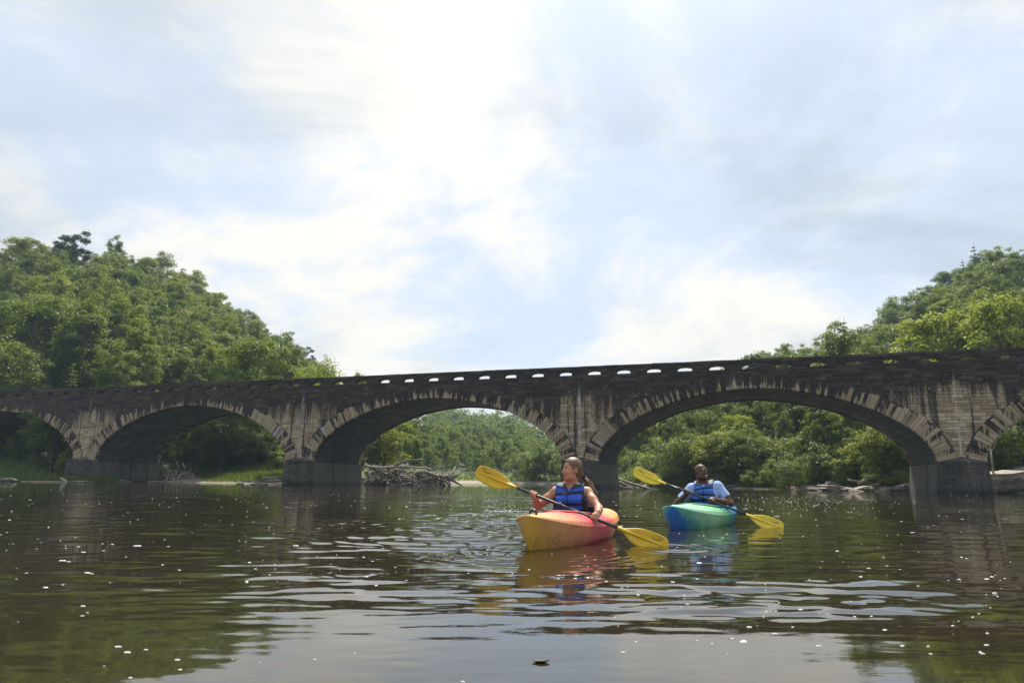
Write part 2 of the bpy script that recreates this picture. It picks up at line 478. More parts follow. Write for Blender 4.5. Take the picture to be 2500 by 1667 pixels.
def mat_stone(name, mode):
    t = NT(name)
    tc = t.n('ShaderNodeTexCoord'); tc.object = bridge
    P = tc.outputs['Object']
    sep = t.n('ShaderNodeSeparateXYZ'); t.put(sep.inputs[0], P)
    s, z = sep.outputs[0], sep.outputs[2]
    tint = t.attr('tint')
    grain = t.noise(P, 9.0, 6, .65)
    fine = t.noise(P, 34.0, 3, .6)
    tan = t.mix(tint, (.25, .19, .112), (.56, .465, .32))
    tan = t.mix(t.rng(t.noise(P, .9, 3), .5, .75, 0, .55), tan, (.34, .185, .10))       # iron-stained patches
    tan = t.mix(t.rng(grain, .3, .75, 0, .45), tan, (.20, .155, .105))
    black = t.mix(t.rng(grain, .35, .7), (.024, .0190, .0165), (.072, .056, .047))
    black = t.mix(t.math('MULTIPLY', t.math('POWER', tint, 2.0), .6), black, (.125, .100, .082))
    # run-down streaks: strongly stretched along z
    st1 = t.noise(t.map(P, (1.15, 1.0, .10)), 1.0, 5, .6, .25)
    st2 = t.noise(t.map(P, (3.4, 1.0, .16)), 1.0, 4, .6, .2)
    streak = t.math('ADD', t.math('MULTIPLY', st1, .62), t.math('MULTIPLY', st2, .38))
    # distance from the nearest pier axis, 0 at the pier, 1 in mid-span
    pp = t.math('PINGPONG', s, BR_L / 2)
    if mode == 'wall':
        zt = t.math('SUBTRACT', 6.8, t.math('MULTIPLY', pp, .42))                       # tan stone shows up to here, highest at the piers
        m = t.math('DIVIDE', t.math('SUBTRACT', z, zt), 1.7)
        m = t.math('ADD', m, t.math('MULTIPLY', t.math('SUBTRACT', streak, .5), 7.5))
        m = t.math('ADD', m, t.math('MULTIPLY', t.math('SUBTRACT', tint, .5), .55))
        m = t.math('ADD', m, t.math('MULTIPLY', t.math('SUBTRACT', grain, .5), 1.1))
        m = t.math('ADD', m, t.rng(z, 6.4, 7.6, 0, 1.6))
        crust = t.rng(m, -.55, .42)
        c = t.mix(crust, tan, black)
        drip = t.noise(t.map(P, (2.3, 1.0, .07), (4, 2, 1)), 1.0, 5, .65, .15)
        c = t.mix(t.math('MULTIPLY', t.rng(drip, .50, .59), .92), c, black)
        # pale lime runs at the pier joints and flecks on the crust
        j = t.math('ADD', pp, t.math('MULTIPLY', t.math('SUBTRACT', t.noise(t.map(P, (.0, 1, 1.6)), 1.0, 3), .5), .35))
        run = t.math('MULTIPLY', t.rng(j, .14, .02), t.rng(t.noise(t.map(P, (6, 1, .55)), 1.0, 4), .42, .62))
        run = t.math('MULTIPLY', run, t.rng(z, 8.2, 6.2))
        c = t.mix(t.math('MULTIPLY', run, .9), c, (.58, .56, .53))
        fl = t.noise(t.map(P, (2.2, 1, 1.7)), 2.6, 2, .5)
        fl = t.math('MULTIPLY', t.rng(fl, .655, .70), t.math('MULTIPLY', t.rng(z, 7.9, 6.4), t.rng(tint, .35, .6)))
        c = t.mix(fl, c, (.50, .47, .42))
    elif mode == 'ring':
        pr = t.rng(pp, 9.0, 2.6, .0, 1.0)
        m = t.math('ADD', t.math('MULTIPLY', pr, -.62), t.math('MULTIPLY', t.math('SUBTRACT', tint, .5), -1.5))
        m = t.math('ADD', m, t.math('MULTIPLY', t.math('SUBTRACT', t.noise(t.map(P, (6.5, 1, 1.0)), 1.0, 5, .65, .5), .5), 3.6))
        m = t.math('ADD', m, t.math('MULTIPLY', t.math('SUBTRACT', t.attr('rad'), .34), t.rng(pr, 0, 1, 1.5, .4, False)))
        m = t.math('ADD', m, t.rng(pr, 0, .8, .16, 0))
        crust = t.rng(m, -.42, .02)
        pale = t.mix(t.math('FRACT', t.math('MULTIPLY', tint, 5.3)), (.30, .225, .130), (.46, .385, .275))
        pale = t.mix(t.rng(grain, .3, .75, 0, .55), pale, (.19, .145, .095))
        pale = t.mix(t.rng(t.noise(P, 1.1, 2), .58, .72, 0, .6), pale, (.36, .18, .085))
        pale = t.mix(t.rng(t.noise(P, .8, 2, .5), .60, .72, 0, .7), pale, (.36, .37, .40))
        c = t.mix(crust, pale, black)
    else:   # pier masonry, dark and damp
        c = t.mix(t.rng(streak, .35, .65), (.035, .033, .033), (.115, .10, .085))
        c = t.mix(t.math('MULTIPLY', tint, .55), c, (.15, .135, .115))
        c = t.mix(t.rng(grain, .3, .7, 0, .5), c, (.045, .042, .04))
        c = t.mix(t.rng(z, .55, .12, 0, .75), c, (.028, .028, .024))
        fl = t.rng(t.noise(t.map(P, (1.5, 1, 5)), 2.2, 2), .67, .71)
        c = t.mix(t.math('MULTIPLY', fl, .6), c, (.40, .38, .34))
    h = t.math('ADD', grain, t.math('MULTIPLY', fine, .35))
    return t.done(t.principled(c, .95, t.bump(h, .75, .035), Specular_IOR_Level=.2))
M_WALL = mat_stone('crusted_sandstone', 'wall')
M_RING = mat_stone('voussoir_sandstone', 'ring')
M_PIER = mat_stone('damp_pier_stone', 'pier')
def mat_concrete(name, c0, c1):
    t = NT(name)
    tc = t.n('ShaderNodeTexCoord'); tc.object = bridge
    P = tc.outputs['Object']
    sep = t.n('ShaderNodeSeparateXYZ'); t.put(sep.inputs[0], P)
    z = sep.outputs[2]
    n1 = t.noise(t.map(P, (.5, .35, .5)), 1.0, 6, .6); n2 = t.noise(t.map(P, (.9, .12, 2.5)), 1.4, 4)
    n3 = t.noise(P, 14, 4)
    c = t.mix(t.rng(n1, .3, .7), c0, c1)
    c = t.mix(t.rng(n2, .42, .62, 0, .45), c, tuple(x * .55 for x in c0))
    # a dark band just above the springing, paler concrete below it
    low = t.rng(z, ZS + .15, ZS - .1)
    dark = t.math('MULTIPLY', t.rng(z, 4.0, 2.4), t.math('SUBTRACT', 1.0, low))
    c = t.mix(t.math('MULTIPLY', dark, .6), c, tuple(x * .5 for x in c0))
    c = t.mix(t.math('MULTIPLY', low, t.rng(n1, .25, .6, .5, 1.0)), c, (.125, .112, .092))
    c = t.mix(t.rng(z, .5, .1, 0, .6), c, (.05, .046, .038))
    run = t.noise(t.map(P, (.7, 1.6, .18)), 1.0, 5, .65, .2)
    c = t.mix(t.math('MULTIPLY', t.rng(run, .50, .64), .55), c, (.032, .030, .028))
    c = t.mix(t.math('MULTIPLY', t.rng(t.noise(P, .55, 6, .7), .56, .72), .45), c, (.24, .225, .195))
    return t.done(t.principled(c, .9, t.bump(t.math('ADD', n3, n2), .35, .02)))
M_CONC = mat_concrete('vault_concrete', (.080, .080, .072), (.150, .148, .132))
M_MORT = plain('recessed_mortar', (.07, .062, .055), .95, .4, 5.0)

def build_bridge():
    rng = random.Random(5)
    D = .30                                   # stone depth
    # ---- core wall behind the stones, front and back, with the parapet openings left open
    PITCHO = BR_L / 11; OPW = .50; ZB, ZSP, ZCR = 8.17, 8.33, 8.45
    def op_u(s):      # offset from nearest opening centre
        q = s / PITCHO - .5
        return (q - round(q)) * PITCHO
    def op_top(u): return ZSP + (ZCR - ZSP) * max(0.0, 1 - (u / OPW) ** 2) ** .6
    top = BR_H - .03
    cuts = set(np.round(np.arange(S_MIN, S_MAX, .5), 4))
    for k in range(-36, 26):
        c = (k + .5) * PITCHO
        for q in (-OPW, -.4, -.25, 0, .25, .4, OPW): cuts.add(round(c + q, 4))
    for k in range(-4, 4):
        for sg in (-1, 1): cuts.add(round(k * BR_L + sg * HW, 4)); cuts.add(round(k * BR_L + sg * (HW + .12), 4)); cuts.add(round(k * BR_L + sg * (HW + .3), 4))
    cuts = [c for c in sorted(cuts) if S_MIN <= c <= S_MAX]
    def wall(w0, w1, name):
        mb = MB()
        for a, b in zip(cuts[:-1], cuts[1:]):
            mid = (a + b) / 2
            za, zb = intrados(a + 1e-4), intrados(b - 1e-4)
            if za < 0 and zb < 0: za = zb = -1.5
            za, zb = max(za, -1.5), max(zb, -1.5)
            if za < 0 < zb: za = ZS
            if zb < 0 < za: zb = ZS
            if abs(op_u(mid)) < OPW:
                ua, ub = op_u(a + 1e-4), op_u(b - 1e-4)
                segs = [(za, zb, ZB, ZB), (op_top(ua), op_top(ub), top, top)]
            else: segs = [(za, zb, top, top)]
            for x0, x1, y0, y1 in segs:
                v = [(a, w0, x0), (b, w0, x1), (b, w1, x1), (a, w1, x0), (a, w0, y0), (b, w0, y1), (b, w1, y1), (a, w1, y0)]
                f = [(0, 1, 5, 4), (2, 3, 7, 6), (4, 5, 6, 7), (1, 0, 3, 2)]
                f += [(1, 2, 6, 5), (3, 0, 4, 7)]
                mb.add(v, f, .3)
        return mb.build(name, M_MORT if w0 < 1 else M_WALL, bridge)
    wall(.05, .50, 'spandrel_wall')
    wall(BR_W - .50, BR_W, 'rear_spandrel_wall')
    # ---- road deck
    mb = MB()
    mb.add([(S_MIN, .5, 7.6), (S_MAX, .5, 7.6), (S_MAX, BR_W - .5, 7.6), (S_MIN, BR_W - .5, 7.6), (S_MIN, .5, 7.95), (S_MAX, .5, 7.95), (S_MAX, BR_W - .5, 7.95), (S_MIN, BR_W - .5, 7.95)],
           [(0, 3, 2, 1), (4, 5, 6, 7)])
    mb.build('road_deck', M_CONC, bridge)
    # ---- vaults
    for k in range(-3, 2):
        cs = (k + .5) * BR_L
        n = 64
        V = []; F = []
        ls = np.linspace(0, _AL[-1], n)
        for l in ls:
            u, z, nu, nz = arch_at(l)
            for w in (.06, .45, 2.5, 5.0, BR_W - .02):
                off = .05
                V.append((cs + u + nu * off, w, z + nz * off))
        for i in range(n - 1):
            for j in range(4): F.append((i * 5 + j, i * 5 + j + 1, i * 5 + 6 + j, i * 5 + 5 + j))
        o = obj('arch_vault', np_mesh('arch_vault', np.array(V), F, M_CONC, True, {'tint': [.5] * len(V)}), bridge)
    # ---- stones: collect boxes first, decide later which are separate parts
    stones = []    # (size on screen, verts, faces, tint, material)
    def block(p00, p10, p11, p01, frame, depth, proud, tint, mat, ch=.018):
        poly_block([p00, p10, p11, p01], frame, depth, proud, tint, mat, ch)
    def poly_block(pts, frame, depth, proud, tint, mat, ch=.018):
        """a dressed block: outline (a, z) in a plane given by frame(a, out, z); chamfered, slightly uneven face"""
        n = len(pts)
        cx = sum(p[0] for p in pts) / n; cz = sum(p[1] for p in pts) / n
        V = [frame(p[0], -depth, p[1]) for p in pts] + [frame(p[0], proud - ch * 1.2, p[1]) for p in pts]
        for p in pts:
            dx, dz = cx - p[0], cz - p[1]; q = math.hypot(dx, dz) + 1e-6
            c = min(ch * 1.5, q * .4)
            V.append(frame(p[0] + dx / q * c, proud + rng.uniform(-.010, .012), p[1] + dz / q * c))
        V.append(frame(cx + rng.uniform(-.02, .02), proud + rng.uniform(.0, .022), cz))
        F = []
        for i in range(n):
            j = (i + 1) % n
            F += [(i, j, n + j, n + i), (n + i, n + j, 2 * n + j, 2 * n + i), (2 * n + i, 2 * n + j, 3 * n)]
        a = abs(sum(pts[i][0] * pts[(i + 1) % n][1] - pts[(i + 1) % n][0] * pts[i][1] for i in range(n))) / 2
        wpt = br_world(*frame(cx, 0, cz))
        vis = -1.0 < wpt.x / max(wpt.y, 1) < .80
        stones.append(((a / (wpt.y ** 2)) if vis else 0.0, V, F, tint, mat))
    G = .006
    fr = lambda a, out, z: (a, -out, z)
    # course heights
    zs = [ZS + .02]
    while zs[-1] < 7.55: zs.append(zs[-1] + rng.choice((.15, .18, .2, .22, .25)))
    zs[-1] = 7.62
    zs += [7.81, 7.99, 8.17]
    for i in range(len(zs) - 1):
        z0, z1 = zs[i], zs[i + 1]
        s = S_MIN + rng.uniform(0, .5)
        while s < S_MAX - 1:
            ln = rng.choice((.38, .5, .62, .75, .9, 1.05)) * rng.uniform(.85, 1.15)
            s0, s1 = s, s + ln
            s = s1
            xs = np.linspace(s0 + G, s1 - G, 17)
            lo = np.array([max(z0 + G, extrados(x) + .012) for x in xs])
            okm = lo < z1 - G - .004
            if okm.sum() < 2: continue
            # runs of the course that lie clear of the ring
            i = 0
            while i < 17:
                if not okm[i]: i += 1; continue
                j = i
                while j + 1 < 17 and okm[j + 1]: j += 1
                if xs[j] - xs[i] > .04:
                    keep = [i]
                    for q in range(i + 1, j):
                        if abs(lo[q] - (lo[keep[-1]] + (lo[j] - lo[keep[-1]]) * (xs[q] - xs[keep[-1]]) / max(xs[j] - xs[keep[-1]], 1e-6))) > .012: keep.append(q)
                    keep.append(j)
                    pts = [(float(xs[q]), float(lo[q])) for q in keep]
                    if lo[j] < z1 - G - .02: pts.append((float(xs[j]), z1 - G))
                    else: pts[-1] = (float(xs[j]), z1 - G)
                    if lo[i] < z1 - G - .02: pts.append((float(xs[i]), z1 - G))
                    else: pts[0] = (float(xs[i]), z1 - G)
                    if len(pts) >= 3: poly_block(pts, fr, .10, rng.uniform(-.006, .022), rng.random(), 0)
                i = j + 1
    # parapet: uprights between the openings, arched lintels, coping
    for k in range(int(S_MIN / PITCHO) - 1, int(S_MAX / PITCHO) + 1):
        c = (k + .5) * PITCHO
        if c - 1.2 < S_MIN or c + 1.5 > S_MAX: continue
        a0, a1 = c + OPW, c + PITCHO - OPW
        for z0, z1 in ((8.17, 8.315), (8.315, 8.47)):
            m = (a0 + a1) / 2 + rng.uniform(-.22, .22)
            for x0, x1 in ((a0, m), (m, a1)):
                block((x0 + G, z0 + G), (x1 - G, z0 + G), (x1 - G, z1 - G), (x0 + G, z1 - G), fr, .10, rng.uniform(0, .02), rng.random(), 0)
        us = np.linspace(-OPW, OPW, 4)
        for u0, u1 in zip(us[:-1], us[1:]):
            block((c + u0 + .004, op_top(u0) + .002), (c + u1 - .004, op_top(u1) + .002), (c + u1 - .004, 8.47 + .13), (c + u0 + .004, 8.47 + .13), fr, .10, rng.uniform(0, .015), rng.random(), 0)
        m = (a0 + a1) / 2
        for x0, x1 in ((a0, m), (m, a1)):
            block((x0 + G, 8.475), (x1 - G, 8.475), (x1 - G, 8.595), (x0 + G, 8.595), fr, .10, rng.uniform(0, .015), rng.random(), 0)
    s = S_MIN + 1
    while s < S_MAX - 2:
        ln = rng.uniform(.9, 1.6)
        block((s + G, 8.605), (s + ln - G, 8.605), (s + ln - G, BR_H + rng.uniform(-.012, .012)), (s + G, BR_H + rng.uniform(-.012, .012)), fr, .52, .045 + rng.uniform(-.01, .01), rng.random(), 0)
        s += ln
    # voussoirs
    ring = []
    for k in range(-3, 2):
        cs = (k + .5) * BR_L
        l = 0.0
        while l < _AL[-1] - .08:
            end = min(_AL[-1], l + rng.choice((.13, .17, .2, .24, .3)))
            if _AL[-1] - end < .1: end = _AL[-1]
            u0, z0, nu0, nz0 = arch_at(l); u1, z1, nu1, nz1 = arch_at(end)
            t = ring_t((u0 + u1) / 2) * rng.uniform(.84, 1.10)
            g = .004
            tx, tz = (u1 - u0), (z1 - z0); q = math.hypot(tx, tz); tx /= q; tz /= q
            A = (cs + u0 + tx * g, z0 + tz * g); B = (cs + u1 - tx * g, z1 - tz * g)
            C = (cs + u1 + nu1 * t - tx * g, z1 + nz1 * t - tz * g); Dp = (cs + u0 + nu0 * t + tx * g, z0 + nz0 * t + tz * g)
            n0 = len(stones)
            block(A, B, C, Dp, fr, .34, .03 + rng.uniform(-.03, .06), rng.random(), 1, .035)
            sc, V, F, tn, mt = stones.pop()
            area = (end - l) * t
            wpt = br_world(cs + (u0 + u1) / 2, 0, z0)
            vis = -1.0 < wpt.x / wpt.y < .80
            ring.append((area / wpt.y ** 2 if vis else 0.0, V, F, tn, mt))
            l = end
    # ---- piers: battered bodies with pointed cutwaters and sloped caps
    NOSE = 1.5
    for k in range(-3, 3):
        c = k * BR_L
        def ringpts(z):
            f = (ZS - z) / ZS
            h = HW + .03 + .15 * f; nn = NOSE + .15 * f
            return [(c - h, .06), (c - h * .10, -nn), (c + h * .10, -nn), (c + h, .06), (c + h, BR_W - .06), (c + h * .1, BR_W + nn), (c - h * .1, BR_W + nn), (c - h, BR_W - .06)]
        mb = MB()
        lo, hi = ringpts(-1.6), ringpts(ZS - .06)
        V = [(x, y, -1.6) for x, y in lo] + [(x, y, ZS - .06) for x, y in hi]
        mb.add(V, [(i, (i + 1) % 8, 8 + (i + 1) % 8, 8 + i) for i in range(8)], .5)
        pier = mb.build('pier', M_CONC, bridge)
        # cap: sloping stones up to the wall, front and rear
        for sg, w0 in ((1, 0.0), (-1, BR_W)):
            mb = MB()
            h = HW + .10; nn = NOSE + .10
            b = [(c - h, w0 + sg * .03), (c - h * .12, w0 - sg * nn), (c + h * .12, w0 - sg * nn), (c + h, w0 + sg * .03)]
            V = [(x, y, ZS - .07) for x, y in b] + [(x, y, ZS + .05) for x, y in b] + [(c - h * .5, w0 + sg * .03, ZS + .20), (c, w0 + sg * .03, ZS + .36), (c + h * .5, w0 + sg * .03, ZS + .20)]
            F = [(0, 1, 5, 4), (1, 2, 6, 5), (2, 3, 7, 6), (4, 5, 8), (5, 9, 8), (5, 6, 9), (6, 10, 9), (6, 7, 10)]
            mb.add(V, F if sg > 0 else [f[::-1] for f in F], .4)
            mb.build('pier_cap', M_PIER, pier)
        # courses on the two nose faces (front)
        zc = -.35
        while zc < ZS - .1:
            zt = min(zc + rng.choice((.16, .19, .22)), ZS - .07)
            if ZS - .07 - zt < .08: zt = ZS - .07
            for side in (0, 1, 2):
                def pl(a, out, z, side=side):
                    r = ringpts(z)
                    p, q = r[side], r[side + 1]
                    dx, dy = q[0] - p[0], q[1] - p[1]; L_ = math.hypot(dx, dy)
                    return (p[0] + dx * a + dy / L_ * out, p[1] + dy * a - dx / L_ * out, z)
                r = ringpts(zc); L_ = math.hypot(r[side + 1][0] - r[side][0], r[side + 1][1] - r[side][1])
                a = 0.0
                while a < .999:
                    b = min(1.0, a + rng.uniform(.35, .8) / L_)
                    if (1 - b) * L_ < .2: b = 1.0
                    g = .006 / L_
                    n0 = len(stones)
                    block((a + g, zc + G), (b - g, zc + G), (b - g, zt - G), (a + g, zt - G), pl, .05, .03 + rng.uniform(-.008, .02), rng.random(), 2)
                    sc, V, F, tn, mt = stones.pop()
                    # make width count in metres
                    stones.append((sc * L_ if zc > 0 else 0.0, V, F, tn, mt))
                    a = b
            zc = zt
    mats = (M_WALL, M_RING, M_PIER)
    RAD = [0., 0., 1., 1.] * 3 + [.5]            # 0 at the soffit edge of a voussoir, 1 at its outer end
    def emit(lst, limit, name, rest):
        lst.sort(key=lambda q: -q[0])
        for sc, V, F, tn, mt in lst[:limit]:
            obj(name, np_mesh(name, np.array(V), F, mats[mt], False, {'tint': [tn] * len(V), 'rad': RAD if len(V) == 13 else [.5] * len(V)}), bridge)
        for mt in (0, 1, 2):
            mb = MB()
            for q in lst[limit:]:
                if q[4] == mt: mb.add(q[1], q[2], q[3])
            if mb.V:
                o = mb.build(rest[mt], mats[mt], bridge); o['kind'] = 'stuff'
                if mt == 1: o.data.attributes.new('rad', 'FLOAT', 'POINT').data.foreach_set('value', np.array(RAD * (len(mb.V) // 13), np.float32))
    emit(stones, 300, 'stone', ('wall_courses', 'ring_rest', 'pier_courses'))
    emit(ring, 300, 'voussoir', ('', 'voussoir_ring', ''))
build_bridge()
# ================================================================ trees
def mat_leaf(name, dark, mid, light, trans=.42, cool=(.045, .085, .040)):
    t = NT(name)
    oi = t.n('ShaderNodeObjectInfo')
    geo = t.n('ShaderNodeNewGeometry')
    isl = geo.outputs['Random Per Island']
    tree = oi.outputs['Random']
    c = t.mix(t.rng(tree, 0, 1, 0, 1, False), dark, mid)
    c = t.mix(t.rng(t.math('FRACT', t.math('MULTIPLY', tree, 7.31)), .62, 1.0), c, light)
    c = t.mix(t.rng(t.math('FRACT', t.math('MULTIPLY', tree, 13.7)), .70, .95, 0, .55), c, cool)
    v = t.math('ADD', t.math('MULTIPLY', isl, 1.05), .46)
    hsv = t.n('ShaderNodeHueSaturation'); hsv.inputs['Color'].default_value = (1, 1, 1, 1)
    t.put(hsv.inputs['Color'], c); t.put(hsv.inputs['Value'], v)
    t.put(hsv.inputs['Hue'], t.math('ADD', .488, t.math('MULTIPLY', isl, .024)))
    col = hsv.outputs[0]
    pr = t.principled(col, .55, Specular_IOR_Level=.35)
    tr = t.n('ShaderNodeBsdfTranslucent')
    t.put(tr.inputs[0], t.mix(.55, col, (.34, .42, .03)))
    mx = t.n('ShaderNodeMixShader'); mx.inputs[0].default_value = trans
    t.t.links.new(pr, mx.inputs[1]); t.t.links.new(tr.outputs[0], mx.inputs[2])
    return t.done(mx.outputs[0])
M_LEAF = mat_leaf('broad_leaves', (.036, .072, .011), (.105, .160, .017), (.205, .225, .022), .44)
M_YEL = mat_leaf('yellow_green_leaves', (.200, .245, .020), (.235, .265, .022), (.260, .270, .026), .5, (.22, .25, .022))
M_LIGHT = mat_leaf('pale_willow_leaves', (.100, .140, .034), (.135, .170, .044), (.165, .190, .050), .45, (.10, .14, .05))
M_NEEDLE = mat_leaf('pine_needles', (.016, .036, .014), (.022, .045, .016), (.03, .055, .02), .12)
M_FAR = mat_leaf('far_leaves', (.040, .080, .016), (.085, .145, .020), (.150, .190, .024), .42)
def mat_bark(name, a, b):
    t = NT(name)
    pos = t.n('ShaderNodeTexCoord').outputs['Object']
    f = t.noise(t.map(pos, (5, 5, 1.2)), 1.5, 6, .65)
    return t.done(t.principled(t.mix(t.rng(f, .3, .7), a, b), .95, t.bump(f, .6, .05)))
M_BARK = mat_bark('grey_brown_bark', (.06, .05, .04), (.16, .135, .105))
M_PALEBARK = mat_bark('pale_bark', (.20, .18, .15), (.42, .39, .34))
M_DEAD = mat_bark('bleached_wood', (.20, .175, .14), (.46, .42, .36))
M_DRIFT = mat_bark('driftwood_grey', (.10, .085, .068), (.36, .315, .255))

def leaf_quads(C, N, size, rng, aspect=.55):
    """rhombic leaves: centres C, normals N"""
    n = len(C)
    N = N / (np.linalg.norm(N, axis=1, keepdims=True) + 1e-9)
    r = rng.normal(size=(n, 3))
    T = r - N * (r * N).sum(1, keepdims=True); T /= np.linalg.norm(T, axis=1, keepdims=True) + 1e-9
    B = np.cross(N, T)
    L = size * rng.uniform(.65, 1.3, (n, 1)); Wd = L * aspect
    V = np.stack([C - T * L * .5, C + B * Wd * .5 + N * L * .06, C + T * L * .5, C - B * Wd * .5 + N * L * .06], 1).reshape(-1, 3)
    F = np.arange(4 * n).reshape(n, 4)
    return V, F
def make_tree(seed, h, r, base=.30, leaves=9000, leaf=.34, nclump=80, top=1.0, droop=0.0, sparse=0.0, trunk_r=None, up=.0, bend=.4):
    """returns (crown mesh arrays, trunk MB). Crown made of leaf clumps carried on real limbs"""
    rng = np.random.RandomState(seed); pr = random.Random(seed)
    tr = trunk_r or h * .016
    mb = MB()
    # trunk
    pts = []; x = y = 0.0
    for i in range(7):
        f = i / 6
        pts.append(Vector((x, y, f * h * .86 - (.6 if i == 0 else 0))))
        x += pr.uniform(-bend, bend) * h * .03; y += pr.uniform(-bend, bend) * h * .03
    mb.tube(pts, [tr * (1.25 if i == 0 else 1) * (1 - .82 * i / 6) for i in range(7)], 7)
    cz = h * (base + 1) / 2; rz = h * (1 - base) / 2
    # clump centres over a lumpy ellipsoid, shell-biased
    C = []; Rr = []
    lob = rng.normal(size=(9, 3)); lob /= np.linalg.norm(lob, axis=1, keepdims=True); lw = rng.uniform(-.28, .22, 9)
    tries = 0
    while len(C) < nclump and tries < 4000:
        tries += 1
        d = rng.normal(size=3); d /= np.linalg.norm(d)
        f = rng.uniform(.25, 1) ** .45
        k = 1 + sum(w * max(0, float(d @ l)) ** 3 for w, l in zip(lw, lob))
        wz = (d[2] * f + 1) / 2
        prof = (1 - wz) * 1.0 + wz * (1.0 if top >= 1 else top)
        p = np.array([d[0] * r * f * k * prof, d[1] * r * f * k * prof, cz + d[2] * rz * f * (1 + (k - 1) * .4)])
        if p[2] < h * base * .8: continue
        if sparse and pr.random() < sparse and d[2] < .5: continue
        C.append(p); Rr.append(rng.uniform(.13, .25) * r * (1.15 - .30 * f))
    C = np.array(C); Rr = np.array(Rr)
    # limbs
    nl = min(14, len(C))
    order = rng.permutation(len(C))
    for i in order[:nl + 12]:
        c = Vector(C[i])
        f = max(.18, min(.92, (c.z - .22 * r) / (h * .86) - pr.uniform(.08, .22)))
        k = f * 6; a = pts[int(k)].lerp(pts[min(6, int(k) + 1)], k - int(k))
        m1 = a.lerp(c, .45) + Vector((pr.uniform(-.3, .3), pr.uniform(-.3, .3), pr.uniform(0, .5) * (1 if not droop else -.2)))
        r0 = tr * (1 - .8 * f) * .55
        mb.tube([a, m1, c], [r0, r0 * .6, r0 * .18], 5, cap=False)
    # leaves
    per = rng.multinomial(leaves, (Rr ** 2) / (Rr ** 2).sum())
    idx = np.repeat(np.arange(len(C)), per)
    d = rng.normal(size=(len(idx), 3)); d /= np.linalg.norm(d, axis=1, keepdims=True)
    d[:, 2] = np.where((d[:, 2] < -.3) & (rng.rand(len(d)) < .7), -d[:, 2], d[:, 2])
    rad = Rr[idx] * (rng.uniform(.15, 1.0, len(idx)) ** .5) * (1 + .75 * rng.rand(len(idx)) * (rng.rand(len(idx)) < .30))
    P = C[idx] + d * rad[:, None] * np.array([1.12, 1.12, .82])
    if droop: P[:, 2] -= droop * rng.rand(len(P)) ** 2 * (rad / Rr[idx])
    if up: P[:, 2] += up * rng.rand(len(P)) ** 3
    cd = (C - np.array([0, 0, cz])) / np.array([r, r, rz]); cd /= np.linalg.norm(cd, axis=1, keepdims=True) + 1e-6
    Nn = d * .35 + cd[idx] * .45 + np.array([0, 0, .45]) + rng.normal(size=d.shape) * .60
    V, F = leaf_quads(P, Nn, leaf, rng)
    return V, F, mb
def make_conifer(seed, h, r, base=.25, leaves=7000, leaf=.30, open_=.0):
    rng = np.random.RandomState(seed); pr = random.Random(seed)
    mb = MB()
    mb.tube([(0, 0, -.5), (.05, 0, h * .5), (0, .05, h * .99)], [h * .016, h * .010, .02], 7)
    P = []; Nn = []
    z = h * base
    lv = []
    while z < h * .97:
        lv.append(z); z += h * pr.uniform(.032, .055)
    for z in lv:
        f = 1 - (z - h * base) / (h * (1 - base))
        rad = r * (f ** .8) * pr.uniform(.75, 1.1) + .15
        for k in range(max(3, int(4 + 3 * f))):
            a = pr.uniform(0, 2 * math.pi); L = rad * pr.uniform(.55, 1.1)
            tip = np.array([math.cos(a) * L, math.sin(a) * L, z + L * (.10 - .28 * f) + open_ * L * .3])
            b = np.array([0, 0, z])
            if rng.rand() < .6: mb.tube([tuple(b), tuple(b * .5 + tip * .5 + np.array([0, 0, .1])), tuple(tip)], [.05 + .02 * f, .03, .01], 4, cap=False)
            P.append((b, tip, L))
    tot = sum(p[2] ** 1.3 for p in P)
    C = []; 
    for b, tip, L in P:
        n = int(leaves * L ** 1.3 / tot)
        t = rng.uniform(.22, 1.02, n)[:, None]
        q = b + (tip - b) * t + rng.normal(size=(n, 3)) * np.array([.16, .16, .09]) * L * .8 * (1.25 - t)
        C.append(q)
    C = np.concatenate(C)
    Nn = rng.normal(size=C.shape) * .5 + np.array([0, 0, .9])
    V, F = leaf_quads(C, Nn, leaf, rng, .35)
    return V, F, mb

TREE_KINDS = {}
def kind(name, arr, leafmat, barkmat=None):
    V, F, mb = arr
    TREE_KINDS[name] = (np_mesh(name + '_crown', V, F, leafmat), mb.mesh(name + '_trunk', barkmat or M_BARK, True), float(V[:, 2].max()), float(np.percentile(np.hypot(V[:, 0], V[:, 1]), 96)))
for i, (h, r, b, nc, tp, sp) in enumerate(((14, 4.4, .10, 100, 1, 0), (15.5, 4.2, .14, 96, .8, 0), (13, 4.7, .08, 104, 1, .0), (17, 4.4, .2, 96, .75, .1), (12.5, 4.0, .06, 84, .9, 0), (15, 5.0, .2, 90, 1, .25), (14.5, 3.9, .1, 84, .7, .1))):
    kind('broadleaf%d' % i, make_tree(100 + i, h, r, b, 13000, .33, nc, tp, 0, sp), M_LEAF)
M_DARKL = mat_leaf('dark_oak_leaves', (.022, .046, .010), (.034, .064, .012), (.05, .08, .014), .35, (.02, .045, .02))
kind('broadleaf7', make_tree(107, 16, 3.3, .08, 16000, .25, 110, .45), M_LEAF)
kind('broadleaf8', make_tree(108, 12, 5.2, .18, 7000, .46, 52, 1, 0, .35), M_LEAF)
kind('broadleaf9', make_tree(109, 14, 4.6, .12, 14000, .28, 90, .9, 0, .1), M_DARKL)
kind('yellowtree', make_tree(131, 13, 4.3, .30, 10000, .34, 70, .8, 0, .25), M_YEL)
kind('yellowtwig', make_tree(132, 13.5, 4.4, .25, 8000, .30, 64, 1, 0, .2, up=1.6), M_YEL)
kind('riverbank', make_tree(133, 8.5, 3.9, .12, 10000, .27, 76, 1, 0, 0, .16), M_LEAF)
